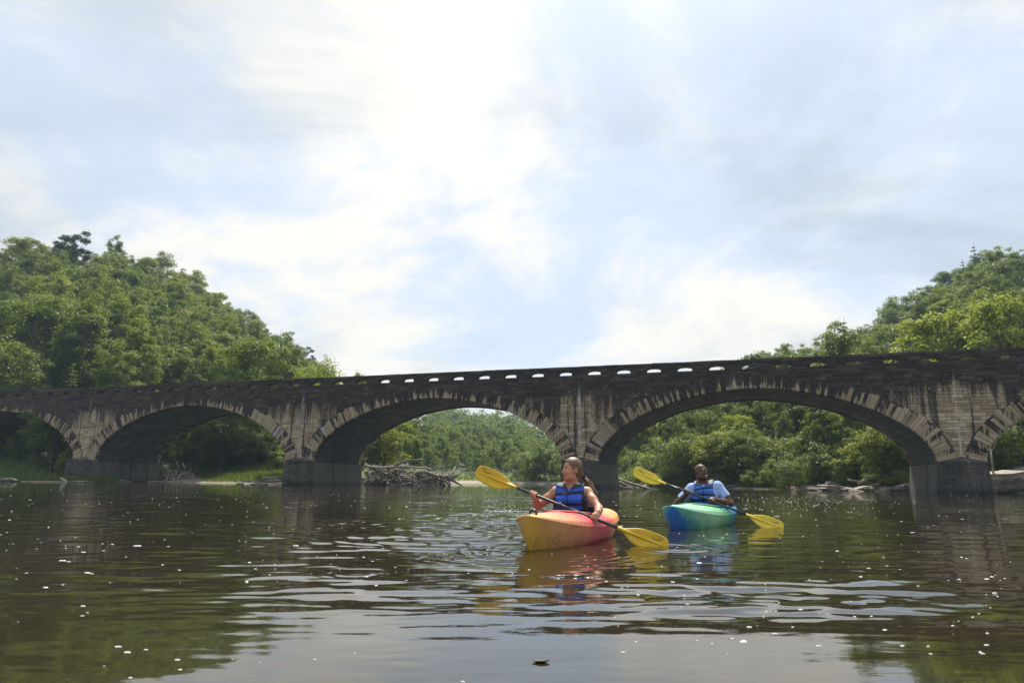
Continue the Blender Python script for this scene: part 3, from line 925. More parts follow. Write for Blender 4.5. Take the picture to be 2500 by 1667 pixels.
kind('thinlight', make_tree(134, 9.5, 2.9, .28, 5200, .27, 42, 1, 0, .35, .10, .6, .9), M_YEL, M_PALEBARK)
kind('willow0', make_tree(135, 4.6, 2.9, .02, 7500, .20, 60, 1, .5, 0, .08), M_LIGHT)
kind('willow1', make_tree(136, 3.6, 2.5, .0, 6000, .19, 52, 1, .4, 0, .07), M_LIGHT)
kind('shrub0', make_tree(137, 2.6, 1.7, .0, 3600, .17, 34, 1, 0, 0, .04), M_LEAF)
kind('shrub1', make_tree(138, 1.7, 1.4, .0, 2600, .15, 26, 1, 0, 0, .03), M_YEL)
kind('pine', make_tree(141, 15, 3.6, .46, 6500, .34, 34, 1, 0, .2), M_NEEDLE)
kind('hemlock', make_conifer(142, 17, 3.6, .12, 9000, .32), M_NEEDLE)
kind('cedar', make_conifer(143, 9, 2.0, .06, 6000, .22), M_LEAF)

# ---- coverage map, so that only trees the view can show are planted singly
GX, GY = 250, 167
DEPTH = np.full((GY, GX), 1e9)
def project(p):
    v = Vector(p) - Vector((0, 0, CAM_H)); d = v.dot(_fw)
    return 1250 + FPX * v.dot(_rr) / d, 833.5 - FPX * v.dot(_uu) / d, d
for _s in np.arange(S_MIN, S_MAX, .2):
    for _z in np.arange(0.1, BR_H, .2):
        if _z > intrados(_s):
            _p = br_world(_s, 0, _z); _x, _y, _d = project(_p)
            if 0 <= _x < 2500 and 0 <= _y < 1667: DEPTH[int(_y / 10), int(_x / 10)] = min(DEPTH[int(_y / 10), int(_x / 10)], _d)
for _k in range(-1, 2): DEPTH = np.minimum(DEPTH, DEPTH)
def seen_share(x, y, z, h, r, write=True):
    cx, cy, d = project((x, y, z + h * .62)); _, ty, _ = project((x, y, z + h)); _, by, _ = project((x, y, z + h * .2))
    rr = r / d * FPX
    if cx + rr < -20 or cx - rr > 2520: return 0.0
    x0, x1 = int((cx - rr) / 10), int((cx + rr) / 10); y0, y1 = int(ty / 10), int(by / 10)
    tot = vis = 0
    for j in range(y0, y1 + 1):
        for i in range(x0, x1 + 1):
            u = (i * 10 + 5 - cx) / rr; v = (j * 10 + 5 - (ty + by) / 2) / max((by - ty) / 2, 1)
            if u * u + v * v > 1: continue
            tot += 1
            if 0 <= i < GX and 0 <= j < GY and DEPTH[j, i] > d:
                vis += 1
                if write and u * u + v * v < .5: DEPTH[j, i] = d
    return vis / max(tot, 1) if tot else 0.0

N_TREE = [0]
def plant(kname, x, y, scale=1.0, rz=None, label=None, cat='tree', group=None, z=None, name='broadleaf_tree', sxy=1.0, tilt=0.0):
    cm, tm, h, r = TREE_KINDS[kname]
    zz = float(ground_z(x, y)) if z is None else z
    rz = random.Random(int(x * 97 + y * 31)).uniform(0, 6.28) if rz is None else rz
    root = empty(name, (x, y, zz - .1), rz)
    root.scale = (scale * sxy, scale * sxy, scale)
    root.rotation_euler[0] = tilt
    tag(root, label, cat, group)
    obj('trunk', tm, root); obj('crown', cm, root)
    N_TREE[0] += 1
    return root

def at_ground(px, Y):
    a = at(px, 1172, Y)
    return a.x, Y
# ---- trees that stand out
def special():
    L = []
    def sp(kname, px, Y, top_py, label, name='broadleaf_tree', cat='tree', sxy=1.0, rz=None, group=None):
        x, y = at_ground(px, Y); z = float(ground_z(x, y)); ztop = at(px, top_py, Y).z
        s = max(.25, (ztop - z + .1) / TREE_KINDS[kname][2])
        plant(kname, x, y, s, rz, label, cat, group, None, name, sxy)
        seen_share(x, y, z, TREE_KINDS[kname][2] * s, TREE_KINDS[kname][3] * s * sxy)
    sp('yellowtree', 228, 92, 828, 'yellow-green tree rising just above the parapet over the far left arches', sxy=1.0)
    sp('yellowtwig', 775, 74, 866, 'bright yellow-green tree above the parapet where the left hill ends', sxy=.92)
    sp('yellowtwig', 600, 86, 908, 'low yellow-green treetop peeping over the parapet above the second arch from the left', sxy=1.0)
    sp('yellowtree', 868, 74, 902, 'slim yellow-green tree with loose twigs against the sky', sxy=.4)
    sp('riverbank', 935, 78, 1016, 'round sunlit tree inside the middle arch above the driftwood jam', sxy=1.15)
    sp('riverbank', 880, 76, 1040, 'smaller green tree tucked behind the pier beside the driftwood jam', sxy=1.1)
    sp('pine', 104, 150, 557, 'dark pine standing out on the left hill skyline', 'pine_tree')
    sp('pine', 70, 153, 582, 'lower dark pine beside the tall skyline pine on the left hill', 'pine_tree')
    sp('pine', 728, 200, 845, 'flat-topped dark pine at the foot of the left hill skyline', 'pine_tree')
    sp('hemlock', 2452, 146, 604, 'tall dark hemlock on the right hill skyline', 'hemlock_tree')
    sp('hemlock', 2418, 148, 640, 'shorter dark hemlock next to the tall one on the right skyline', 'hemlock_tree')
    sp('hemlock', 2492, 142, 618, 'dark hemlock at the right edge of the photo on the skyline', 'hemlock_tree')
    sp('broadleaf2', 2238, 150, 716, 'round dark-crowned tree bulging from the right hill skyline', sxy=.8)
    sp('yellowtree', 2330, 72, 760, 'large sunlit tree just above the parapet at the right', sxy=1.1)
    sp('yellowtree', 2480, 66, 720, 'yellow-green tree cut by the right edge above the parapet', sxy=.9)
    sp('thinlight', 1752, 72, 1052, 'thin yellow-green tree with a pale trunk behind the man', sxy=1.2, cat='tree')
    sp('riverbank', 2190, 58, 1010, 'bright leafy tree leaning out beside the right pier under the wide arch', sxy=1.05)
    sp('thinlight', 2120, 60, 1060, 'open yellow-green tree on the rocky bank under the wide arch', sxy=1.5)
    sp('willow0', 1925, 63.5, 1112, 'pale rounded willow bush on the far bank right of the man', 'willow_bush', 'bush', 1.25)
    sp('willow0', 2075, 61, 1122, 'pale willow bush behind the flat rocks', 'willow_bush', 'bush', 1.2)
    sp('willow1', 1860, 66, 1135, 'low willow bush on the far bank behind the lower paddle', 'willow_bush', 'bush', 1.3)
    sp('willow1', 1650, 77, 1130, 'small pale willow bush behind the raised yellow blade', 'willow_bush', 'bush', 1.6)
    sp('willow1', 1590, 81, 1122, 'pale bush on the bank above the leaning driftwood', 'willow_bush', 'bush', 1.5)
    sp('willow1', 2165, 57.5, 1125, 'yellowish bush between the flat rocks and the right pier', 'willow_bush', 'bush', 1.2)
    sp('riverbank', 2488, 55, 985, 'sunlit tree seen through the last arch at the right edge', sxy=1.0)
    sp('cedar', 2350, 74, 855, 'small pointed evergreen peeping over the parapet by the right pier', 'cedar_tree')
    sp('riverbank', 1355, 112, 1095, 'pale green tree on the far sandbar just left of the woman', sxy=.8)
    sp('riverbank', 1302, 113, 1108, 'grey-green tree standing on the far sandbar', sxy=.75)
    sp('shrub0', 152, 66, 1090, 'slender leafy sapling in the dark arch at far left', 'sapling', 'sapling', .5)
    sp('thinlight', 590, 84, 985, 'thin tree with pale trunk inside the second arch from the left', sxy=.9)
special()

def where_seen(x, y, z, h, ridge):
    px, py, d = project((x, y, z + h * .8))
    top = 955.8 - .0436 * px                       # parapet line in the view
    side = 'left' if px < 1150 else 'right'
    if py < top + 6:
        if y > ridge - 14: return 'on the skyline of the %s hill' % side
        if py > top - 70: return 'just above the parapet below the %s hill' % side
        return ('high on the %s hillside' if y > ridge - 50 else 'halfway up the %s hillside') % side
    if px < 185: return 'seen through the leftmost arch'
    if px < 720: return 'seen through the second arch from the left'
    if px < 1045: return 'behind the driftwood jam in the middle arch'
    if px < 1400: return 'in the hazy wood seen through the middle arch'
    if px < 1720: return 'in the wide arch between the woman and the man'
    if px < 2260: return 'in the wide arch to the right of the man'
    return 'seen through the last arch at the right edge'
def scatter():
    rng = np.random.RandomState(77); pr = random.Random(77)
    cand = []
    cells = {}
    def ok(x, y, s):
        i, j = int(x // 8), int(y // 8)
        for a in range(i - 2, i + 3):
            for b in range(j - 2, j + 3):
                for q in cells.get((a, b), ()):
                    if (q[0] - x) ** 2 + (q[1] - y) ** 2 < s * s: return False
        cells.setdefault((i, j), []).append((x, y)); return True
    for _ in range(40000):
        a = rng.uniform(-.86, .88); y = rng.uniform(60, 440) if rng.rand() < .7 else rng.uniform(300, 820)
        x = a * y
        d0 = float(np.interp(a, _LA, _LD0)); d1 = float(np.interp(a, _LA, _LD1))
        if y < d0 + 6 or y > d1 + 14: continue
        far = d1 > 300
        if -.40 < a < -.15 and y < d0 + 14: continue
        if -.135 < a < .085 and y < 128: continue
        if ok(x, y, 4.3 if not far else 7.0): cand.append((y, x, a, far))
    for _ in range(16000):                    # the far valley side, low growth by the sandbar rising to full woods
        a = rng.uniform(-.15, .10); y = rng.uniform(122, 420); x = a * y
        if y < float(np.interp(a, _LA, _LD0)) + 12: continue
        if ok(x, y, 2.2 + 4.6 * min(1.0, (y - 118) / 200)): cand.append((y, x, a, True))
    cand.sort()
    keep = []
    for y, x, a, far in cand:
        k = pr.choice(['broadleaf%d' % i for i in range(10)] + ['broadleaf7', 'broadleaf9', 'yellowtree' if pr.random() < .5 else 'broadleaf2', 'cedar' if y < 90 else 'broadleaf1', 'hemlock' if pr.random() < .3 and a > .3 else 'broadleaf5'])
        s = pr.uniform(.76, 1.06) * float(np.interp(a, _LA, _LH)) / 14.5
        d0 = float(np.interp(a, _LA, _LD0))
        if y < d0 + 16: s *= .66
        if -.135 < a < .085: s *= min(1.0, .30 + .70 * max(0, y - 118) / 200)
        if k == 'cedar': s *= pr.uniform(.8, 1.3)
        h, r = TREE_KINDS[k][2] * s, TREE_KINDS[k][3] * s
        z = float(ground_z(x, y))
        sh = seen_share(x, y, z, h, r)
        if sh < .07: continue
        keep.append((sh * r * h / (y * y), x, y, k, s, a))
    keep.sort(reverse=True)
    lim = 300 - N_TREE[0]
    for q, x, y, k, s, a in keep[:lim]:
        nm = {'h': 'hemlock_tree', 'c': 'cedar_tree', 'b': 'broadleaf_tree', 'y': 'broadleaf_tree'}[k[0]]
        what = {'h': 'dark evergreen', 'c': 'pointed small evergreen', 'b': 'leafy green tree', 'y': 'yellow-green tree'}[k[0]]
        where = where_seen(x, y, float(ground_z(x, y)), TREE_KINDS[k][2] * s, float(np.interp(a, _LA, _LD1)))
        plant(k, x, y, s, None, what + ' ' + where, 'tree', what + 's ' + where, None, nm, pr.uniform(.92, 1.1))
    # what lies farther off reads as one wood
    lods = [make_tree(200 + i, 14 + i, 4.6, .1, 800, .85, 46, .9) for i in range(4)]
    lods2 = [make_tree(210 + i, 14 + i, 4.6, .1, 380, 1.2, 40, .9) for i in range(4)]
    VV = []; FF = []; b = 0
    rest = keep[lim:]
    for q, x, y, k, s, a in rest:
        V, F, _m = (lods if y < 330 else lods2)[pr.randrange(4)]
        th = pr.uniform(0, 6.28); c, sn = math.cos(th), math.sin(th)
        P = V * s
        P = np.stack([P[:, 0] * c - P[:, 1] * sn + x, P[:, 0] * sn + P[:, 1] * c + y, P[:, 2] + float(ground_z(x, y))], 1)
        VV.append(P); FF.append(F + b); b += len(P)
    if VV:
        o = obj('distant_forest', np_mesh('distant_forest', np.concatenate(VV), np.concatenate(FF), M_FAR))
        tag(o, 'hazy blue-green forest covering the distant hills', 'forest', kind='stuff')
    print('TREES', N_TREE[0], 'far', len(rest))
scatter()
def shore_shrubs():
    """bushes that close the foot of the woods along both banks"""
    pr = random.Random(9)
    spots = []
    for px in list(range(395, 690, 22)) + list(range(1525, 2210, 26)) + list(range(0, 150, 40)) + [1285, 1330, 1368, 1392] + [2440, 2470, 2500]:
        a = azi(px); d0 = float(np.interp(a, _LA, _LD0))
        left = px < 700
        Y = d0 + (pr.uniform(11, 16) if left else pr.uniform(3.0, 6.5))
        k = pr.choice(('shrub0', 'shrub0', 'willow1', 'willow0', 'riverbank')) if px not in range(1040, 1380) else pr.choice(('riverbank', 'willow0'))
        s = pr.uniform(.8, 1.3) if k != 'riverbank' else pr.uniform(.45, .7)
        spots.append((px + pr.uniform(-8, 8), Y, k, s))
    n = {}
    for px, Y, k, s in spots:
        x, y = at_ground(px, Y)
        where = 'in the left arches' if px < 700 else ('on the far sandbar' if px < 1400 else 'along the right bank')
        nm = {'s': 'shrub', 'w': 'willow_bush', 'r': 'broadleaf_tree'}[k[0]]
        what = {'s': 'dark green shrub', 'w': 'pale green willow bush', 'r': 'low bushy tree'}[k[0]]
        plant(k, x, y, s, None, '%s at the foot of the wood %s' % (what, where), 'tree' if k[0] == 'r' else 'bush', '%s row at the foot of the wood %s' % (what, where), None, nm, pr.uniform(1, 1.3))
shore_shrubs()
# ================================================================ kayaks, paddles and paddlers
class SDF:
    """signed distance field on a box grid; smooth unions, meshed with surface nets"""
    def __init__(s, lo, hi, res):
        s.lo = np.array(lo, np.float32); s.res = res
        s.n = np.ceil((np.array(hi) - np.array(lo)) / res).astype(int) + 1
        s.f = np.full(s.n, 1.0, np.float32)
    def box(s, lo, hi):
        a = np.clip(np.floor((np.array(lo) - s.lo) / s.res).astype(int), 0, s.n); b = np.clip(np.ceil((np.array(hi) - s.lo) / s.res).astype(int) + 1, 0, s.n)
        sl = tuple(slice(i, j) for i, j in zip(a, b))
        g = [s.lo[k] + s.res * np.arange(a[k], b[k], dtype=np.float32) for k in range(3)]
        return sl, np.meshgrid(*g, indexing='ij', sparse=True)
    def all(s):
        g = [s.lo[k] + s.res * np.arange(s.n[k], dtype=np.float32) for k in range(3)]
        return np.meshgrid(*g, indexing='ij', sparse=True)
    def put(s, sl, d, k, sub=False):
        a = s.f[sl]
        if sub:
            d = -d
            h = np.maximum(k - np.abs(a - d), 0) / max(k, 1e-6); s.f[sl] = np.maximum(a, d) + h * h * k * .25
        else:
            h = np.maximum(k - np.abs(a - d), 0) / max(k, 1e-6); s.f[sl] = np.minimum(a, d) - h * h * k * .25
    def cap(s, a, b, ra, rb=None, k=.02, sub=False):
        rb = ra if rb is None else rb
        a = np.array(a, float); b = np.array(b, float); m = max(ra, rb) + k + .03
        sl, (X, Y, Z) = s.box(np.minimum(a, b) - m, np.maximum(a, b) + m)
        d = b - a; L2 = float(d @ d) + 1e-9
        t = np.clip(((X - a[0]) * d[0] + (Y - a[1]) * d[1] + (Z - a[2]) * d[2]) / L2, 0, 1)
        q = np.sqrt((X - a[0] - t * d[0]) ** 2 + (Y - a[1] - t * d[1]) ** 2 + (Z - a[2] - t * d[2]) ** 2)
        s.put(sl, q - (ra + (rb - ra) * t), k, sub)
    def ell(s, c, r, fr=None, k=.03, sub=False):
        """ellipsoid with radii r along the rows of fr"""
        c = np.array(c, float); fr = np.eye(3) if fr is None else np.array(fr, float); r = np.array(r, float)
        m = r.max() + k + .03
        sl, (X, Y, Z) = s.box(c - m, c + m)
        p = [((X - c[0]) * fr[i][0] + (Y - c[1]) * fr[i][1] + (Z - c[2]) * fr[i][2]) for i in range(3)]
        k0 = np.sqrt(sum((p[i] / r[i]) ** 2 for i in range(3))); k1 = np.sqrt(sum((p[i] / r[i] ** 2) ** 2 for i in range(3)))
        s.put(sl, (k0 * (k0 - 1.0) / np.maximum(k1, 1e-6)).astype(np.float32), k, sub)
    def chain(s, pts, rad, k=.02):
        for i in range(len(pts) - 1): s.cap(pts[i], pts[i + 1], rad[i], rad[i + 1], k)
def surface_nets(f, lo, res):
    nx, ny, nz = f.shape
    ins = f < 0
    cnt = np.zeros((nx - 1, ny - 1, nz - 1), np.int8)
    for i in (0, 1):
        for j in (0, 1):
            for k in (0, 1): cnt += ins[i:nx - 1 + i, j:ny - 1 + j, k:nz - 1 + k]
    act = (cnt > 0) & (cnt < 8)
    ci = np.argwhere(act)
    vid = np.full(act.shape, -1, np.int32); vid[act] = np.arange(len(ci))
    acc = np.zeros((len(ci), 3), np.float64); num = np.zeros(len(ci))
    corners = [(i, j, k) for i in (0, 1) for j in (0, 1) for k in (0, 1)]
    val = {c: f[ci[:, 0] + c[0], ci[:, 1] + c[1], ci[:, 2] + c[2]] for c in corners}
    for c in corners:
        for ax in range(3):
            if c[ax] == 0:
                d = list(c); d[ax] = 1; d = tuple(d)
                a, b = val[c], val[d]
                m = (a < 0) != (b < 0)
                t = np.where(m, a / np.where(m, a - b, 1), 0)
                p = np.zeros((len(ci), 3)) + np.array(c, float); p[:, ax] = t
                acc[m] += p[m]; num[m] += 1
    V = (ci + acc / np.maximum(num, 1)[:, None]) * res + np.array(lo)
    F = []
    for ax in range(3):
        o1, o2 = [(1, 2), (2, 0), (0, 1)][ax]
        s0 = [slice(None)] * 3; s1 = [slice(None)] * 3
        s0[ax] = slice(0, -1); s1[ax] = slice(1, None)
        e = ins[tuple(s0)] != ins[tuple(s1)]
        ei = np.argwhere(e)
        ok = (ei[:, o1] > 0) & (ei[:, o2] > 0) & (ei[:, o1] < f.shape[o1] - 1) & (ei[:, o2] < f.shape[o2] - 1)
        ei = ei[ok]
        q = []
        for d1, d2 in ((-1, -1), (0, -1), (0, 0), (-1, 0)):
            c = ei.copy(); c[:, o1] += d1; c[:, o2] += d2
            q.append(vid[c[:, 0], c[:, 1], c[:, 2]])
        q = np.stack(q, 1)
        inside0 = ins[ei[:, 0], ei[:, 1], ei[:, 2]]
        q[~inside0] = q[~inside0][:, ::-1]
        F.append(q[(q >= 0).all(1)])
    return V, np.concatenate(F)
def sdf_mesh(name, f, lo, res, mat, origin, colorfn=None):
    V, F = surface_nets(f, lo, res)
    cols = colorfn(V) if colorfn is not None else None
    return np_mesh(name, V - np.array(origin), F, mat, True, None, cols)

def mat_vcol(name, rough=.5, sss=.0, bump=0.0, spec=.5):
    t = NT(name)
    c = t.n('ShaderNodeAttribute', attribute_name='col').outputs['Color']
    pos = t.n('ShaderNodeTexCoord').outputs['Object']
    f = t.noise(pos, 40, 4)
    c2 = t.mix(t.rng(f, .3, .7, 0, .22), c, t.mix(1.0, c, (.80, .70, .66), 'MULTIPLY'))
    nrm = t.bump(f, bump, .004) if bump else None
    return t.done(t.principled(c2, rough, nrm, Specular_IOR_Level=spec, Subsurface_Weight=sss, Subsurface_Scale=.01, Subsurface_Radius=(1.0, .4, .25)))
M_SKIN = mat_vcol('skin', .52, .10, .25, .40)
def mat_fabric(name, c, rough=.75, scale=900, wr=.35, sheen=.0):
    t = NT(name)
    pos = t.n('ShaderNodeTexCoord').outputs['Object']
    w = t.noise(t.map(pos, (1, 1, 1.6)), 9, 3, .55, .8); f = t.noise(pos, 160, 2)
    col = t.mix(t.rng(w, .3, .7), tuple(x * .80 for x in c), tuple(min(1, x * 1.12) for x in c))
    h = t.math('ADD', w, t.math('MULTIPLY', f, .12))
    return t.done(t.principled(col, rough, t.bump(h, wr, .025), Specular_IOR_Level=.35))
M_VEST = mat_fabric('blue_nylon', (.026, .095, .52), .55)
M_VESTM = mat_fabric('faded_blue_nylon', (.055, .17, .58), .6)
M_BLACK = mat_fabric('black_webbing', (.014, .014, .016), .6, wr=.2)
M_COLLAR = mat_fabric('charcoal_neoprene', (.035, .037, .042), .5, wr=.3)
M_COLLARM = mat_fabric('grey_neoprene', (.10, .105, .11), .6, wr=.3)
M_SHIRT = mat_fabric('pale_blue_cotton', (.36, .50, .80), .85, wr=.28)
M_BUCKLE = plain('dark_plastic', (.03, .032, .035), .35)
M_LOGO = plain('white_print', (.75, .76, .78), .6)
def mat_hair():
    t = NT('brown_hair')
    pos = t.n('ShaderNodeTexCoord').outputs['Object']
    uvw = t.n('ShaderNodeAttribute', attribute_name='col').outputs['Color']
    s = t.noise(t.map(uvw, (1, 1, 1)), 26, 3, .6, .15)
    c = t.mix(t.rng(s, .35, .68), (.035, .018, .009), (.25, .15, .075))
    return t.done(t.principled(c, .42, t.bump(s, .5, .006), Specular_IOR_Level=.5))
M_HAIR = mat_hair()

def v3(a): return np.array(a, float)
def unit(a): a = v3(a); return a / np.linalg.norm(a)
class Frame:
    def __init__(s, o, fwd, up=(0, 0, 1)):
        s.o = v3(o); s.F = unit(fwd); s.R = unit(np.cross(s.F, v3(up))); s.U = np.cross(s.R, s.F)     # R = the figure's own right
    def p(s, r, f, u): return s.o + s.R * r + s.F * f + s.U * u
    def loc(s, V):
        d = V - s.o; return d @ s.R, d @ s.F, d @ s.U
    def rows(s): return np.array([s.R, s.F, s.U])

def add_hand(g, C, S, wrist_dir, sc=1.0, flip=1):
    """a closed hand on a shaft: C grip centre, S shaft direction (towards the index finger), wrist_dir roughly to the wrist"""
    S = unit(S); A = v3(wrist_dir); A = unit(A - S * (A @ S)); Nn = np.cross(S, A) * flip
    q = lambda a, r: C + A * (r * math.cos(a)) + Nn * (r * math.sin(a))
    pc = C + A * .030 * sc + Nn * .020 * sc
    g.ell(pc, (.043 * sc, .036 * sc, .0165 * sc), np.array([S, A, Nn]), .012)
    for i, (off, ln, rr) in enumerate(((.031, 1.0, .0088), (.0105, 1.08, .0092), (-.010, 1.02, .0088), (-.030, .86, .0078))):
        base = C + S * off * sc
        a0 = math.radians(48); rad = .0262 * sc
        pts = []
        for t in (0, .33, .66, 1.0):
            ang = a0 + math.radians(205) * t * ln
            pts.append(base + A * (rad * math.cos(ang)) + Nn * (rad * math.sin(ang)))
        pts[0] = pts[0] + Nn * .006 * sc
        g.chain(pts, [rr * sc * 1.08, rr * sc, rr * sc * .95, rr * sc * .86], .004)
    b0 = C + A * .042 * sc + Nn * .006 * sc + S * .030 * sc
    b1 = q(math.radians(-25), .028 * sc) + S * .038 * sc; b2 = q(math.radians(-95), .027 * sc) + S * .030 * sc; b3 = q(math.radians(-150), .026 * sc) + S * .018 * sc
    g.chain([b0, b1, b2, b3], [.0135 * sc, .0115 * sc, .0102 * sc, .0088 * sc], .006)
    w = C + A * .082 * sc + Nn * .012 * sc
    g.cap(pc, w, .024 * sc, .024 * sc, .02)
    return w

def add_head(g, H, sc=1.0, male=False, smile=False):
    """head in frame H (o = head centre)"""
    rw = H.rows()
    e = lambda c, r, k=.03, sub=False: g.ell(H.p(*(x * sc for x in c)), [x * sc for x in r], rw, k, sub)
    e((0, -.012, .030), (.076, .097, .092), .02)
    e((0, .028, -.030), (.060, .064, .086), .035)
    if male: e((0, .068, -.098), (.036, .026, .022), .035)
    else: e((0, .066, -.094), (.022, .020, .017), .035)
    for s in (-1, 1):
        e((s * (.045 if male else .038), .030, -.072), (.027 if male else .019, .043, .029), .035)
        e((s * .036, .072, -.028), (.021, .017, .018), .024)              # cheek
        e((s * .079, -.008, -.008), (.009, .019, .031), .008)              # ear
        if male: e((s * .030, .086, .029), (.026, .010, .007), .014)       # brow ridge
        e((s * .031, .100, .010), (.016, .012 if male else .009, .009), .012, True)   # socket
        e((s * .031, .0815, .008), (.0135, .0115, .0115), .003)            # eyeball
        e((s * .010, .101, -.032), (.0075, .009, .007), .009)              # nostril wing
    if male: g.cap(H.p(0, .092 * sc, .016 * sc), H.p(0, .111 * sc, -.028 * sc), .0085 * sc, .0140 * sc, .014)
    else: g.cap(H.p(0, .088 * sc, .014 * sc), H.p(0, .108 * sc, -.027 * sc), .0068 * sc, .0100 * sc, .014)
    e((0, .091, -.058), (.022, .011, .0065), .008)
    e((0, .088, -.070), (.020, .011, .0075), .008)
    if smile: e((0, .091, -.063), (.026, .011, .010), .006)
def head_colors(H, sc, skin, lips, brow, eye, teeth=None, stubble=None, white=.7):
    def fn(V):
        r, f, u = H.loc(V); r, f, u = r / sc, f / sc, u / sc
        c = np.tile(np.array(skin, float), (len(V), 1))
        near = (r ** 2 + f ** 2 + u ** 2) < .17 ** 2
        def paint(m, col, a=1.0):
            m = m & near; c[m] = c[m] * (1 - a) + np.array(col) * a
        if stubble is not None:
            paint((u < -.045) & (f > -.01) & (np.hypot(r, u + .062) > .03), stubble, .35)
        paint((np.abs(r) < .026) & (f > .084) & (u < -.049) & (u > -.082), lips, .75)
        paint((f > .076) & (np.abs(np.abs(r) - .031) < .023) & (np.abs(u - .030 + .25 * np.abs(np.abs(r) - .030)) < .0055), brow, .85)
        paint((f > .080) & (np.abs(np.abs(r) - .031) < .0165) & (np.abs(u - .010) < .0085), (.50, .46, .42), white)
        paint((f > .080) & (np.abs(np.abs(r) - .031) < .0175) & (np.abs(u - .0165) < .0035), eye, .9)
        paint((f > .080) & (np.abs(np.abs(r) - .031) < .0060) & (np.abs(u - .0090) < .0062), eye, 1)
        paint((np.hypot(np.abs(r) - .075, u + .002) < .014) & (f > -.01) & (f < .01), [x * .55 for x in skin], .5)
        if teeth is not None:
            paint((np.abs(r) < .027) & (f > .078) & (np.abs(u + .0655 - 11 * r * r) < .0085), [x * .5 for x in skin], 1)
            paint((np.abs(r) < .0225) & (f > .078) & (np.abs(u + .0640 - 11 * r * r) < .0050), teeth, 1)
        return c
    return fn

# ---------------------------------------------------------------- kayak
def mat_kayak(name, stops, top, scuff):
    t = NT(name)
    P = t.n('ShaderNodeTexCoord').outputs['Object']
    sep = t.n('ShaderNodeSeparateXYZ'); t.put(sep.inputs[0], P)
    n = t.noise(t.map(P, (2.2, 5, 5)), 1.0, 4, .6, .6)
    x = t.math('ADD', sep.outputs[0], t.math('MULTIPLY', t.math('SUBTRACT', n, .5), .62))
    x = t.math('ADD', x, t.math('MULTIPLY', sep.outputs[2], top))
    r = t.n('ShaderNodeValToRGB'); t.put(r.inputs[0], t.rng(x, -1.5, 1.5, 0, 1, False))
    e = r.color_ramp.elements
    while len(e) > 1: e.remove(e[-1])
    for i, (p, c) in enumerate(stops):
        q = e[0] if i == 0 else e.new((p + 1.5) / 3)
        q.position = (p + 1.5) / 3; q.color = tuple(c) + (1,)
    col = r.outputs[0]
    dirt = t.rng(t.noise(t.map(P, (4, 4, 2.2)), 2.2, 6, .7, .5), .48, .74, 0, .7)
    col = t.mix(t.math('MULTIPLY', dirt, t.rng(sep.outputs[2], .26, .0, .25, 1.0)), col, (.13, .09, .05))
    drip = t.rng(t.noise(t.map(P, (16, 16, .8)), 1.0, 3, .6), .60, .70, 0, .35)
    col = t.mix(drip, col, t.mix(1.0, col, (.55, .5, .45), 'MULTIPLY'))
    sc = t.rng(t.noise(t.map(P, (7, 55, 30)), 1.0, 4, .65, .5), .60, .68, 0, .65)
    col = t.mix(t.math('MULTIPLY', sc, t.rng(t.noise(P, 3.0, 2), .52, .62)), col, scuff)
    f = t.noise(P, 260, 2)
    return t.done(t.principled(col, t.rng(n, .3, .7, .34, .52, False), t.bump(f, .12, .002), Specular_IOR_Level=.45))
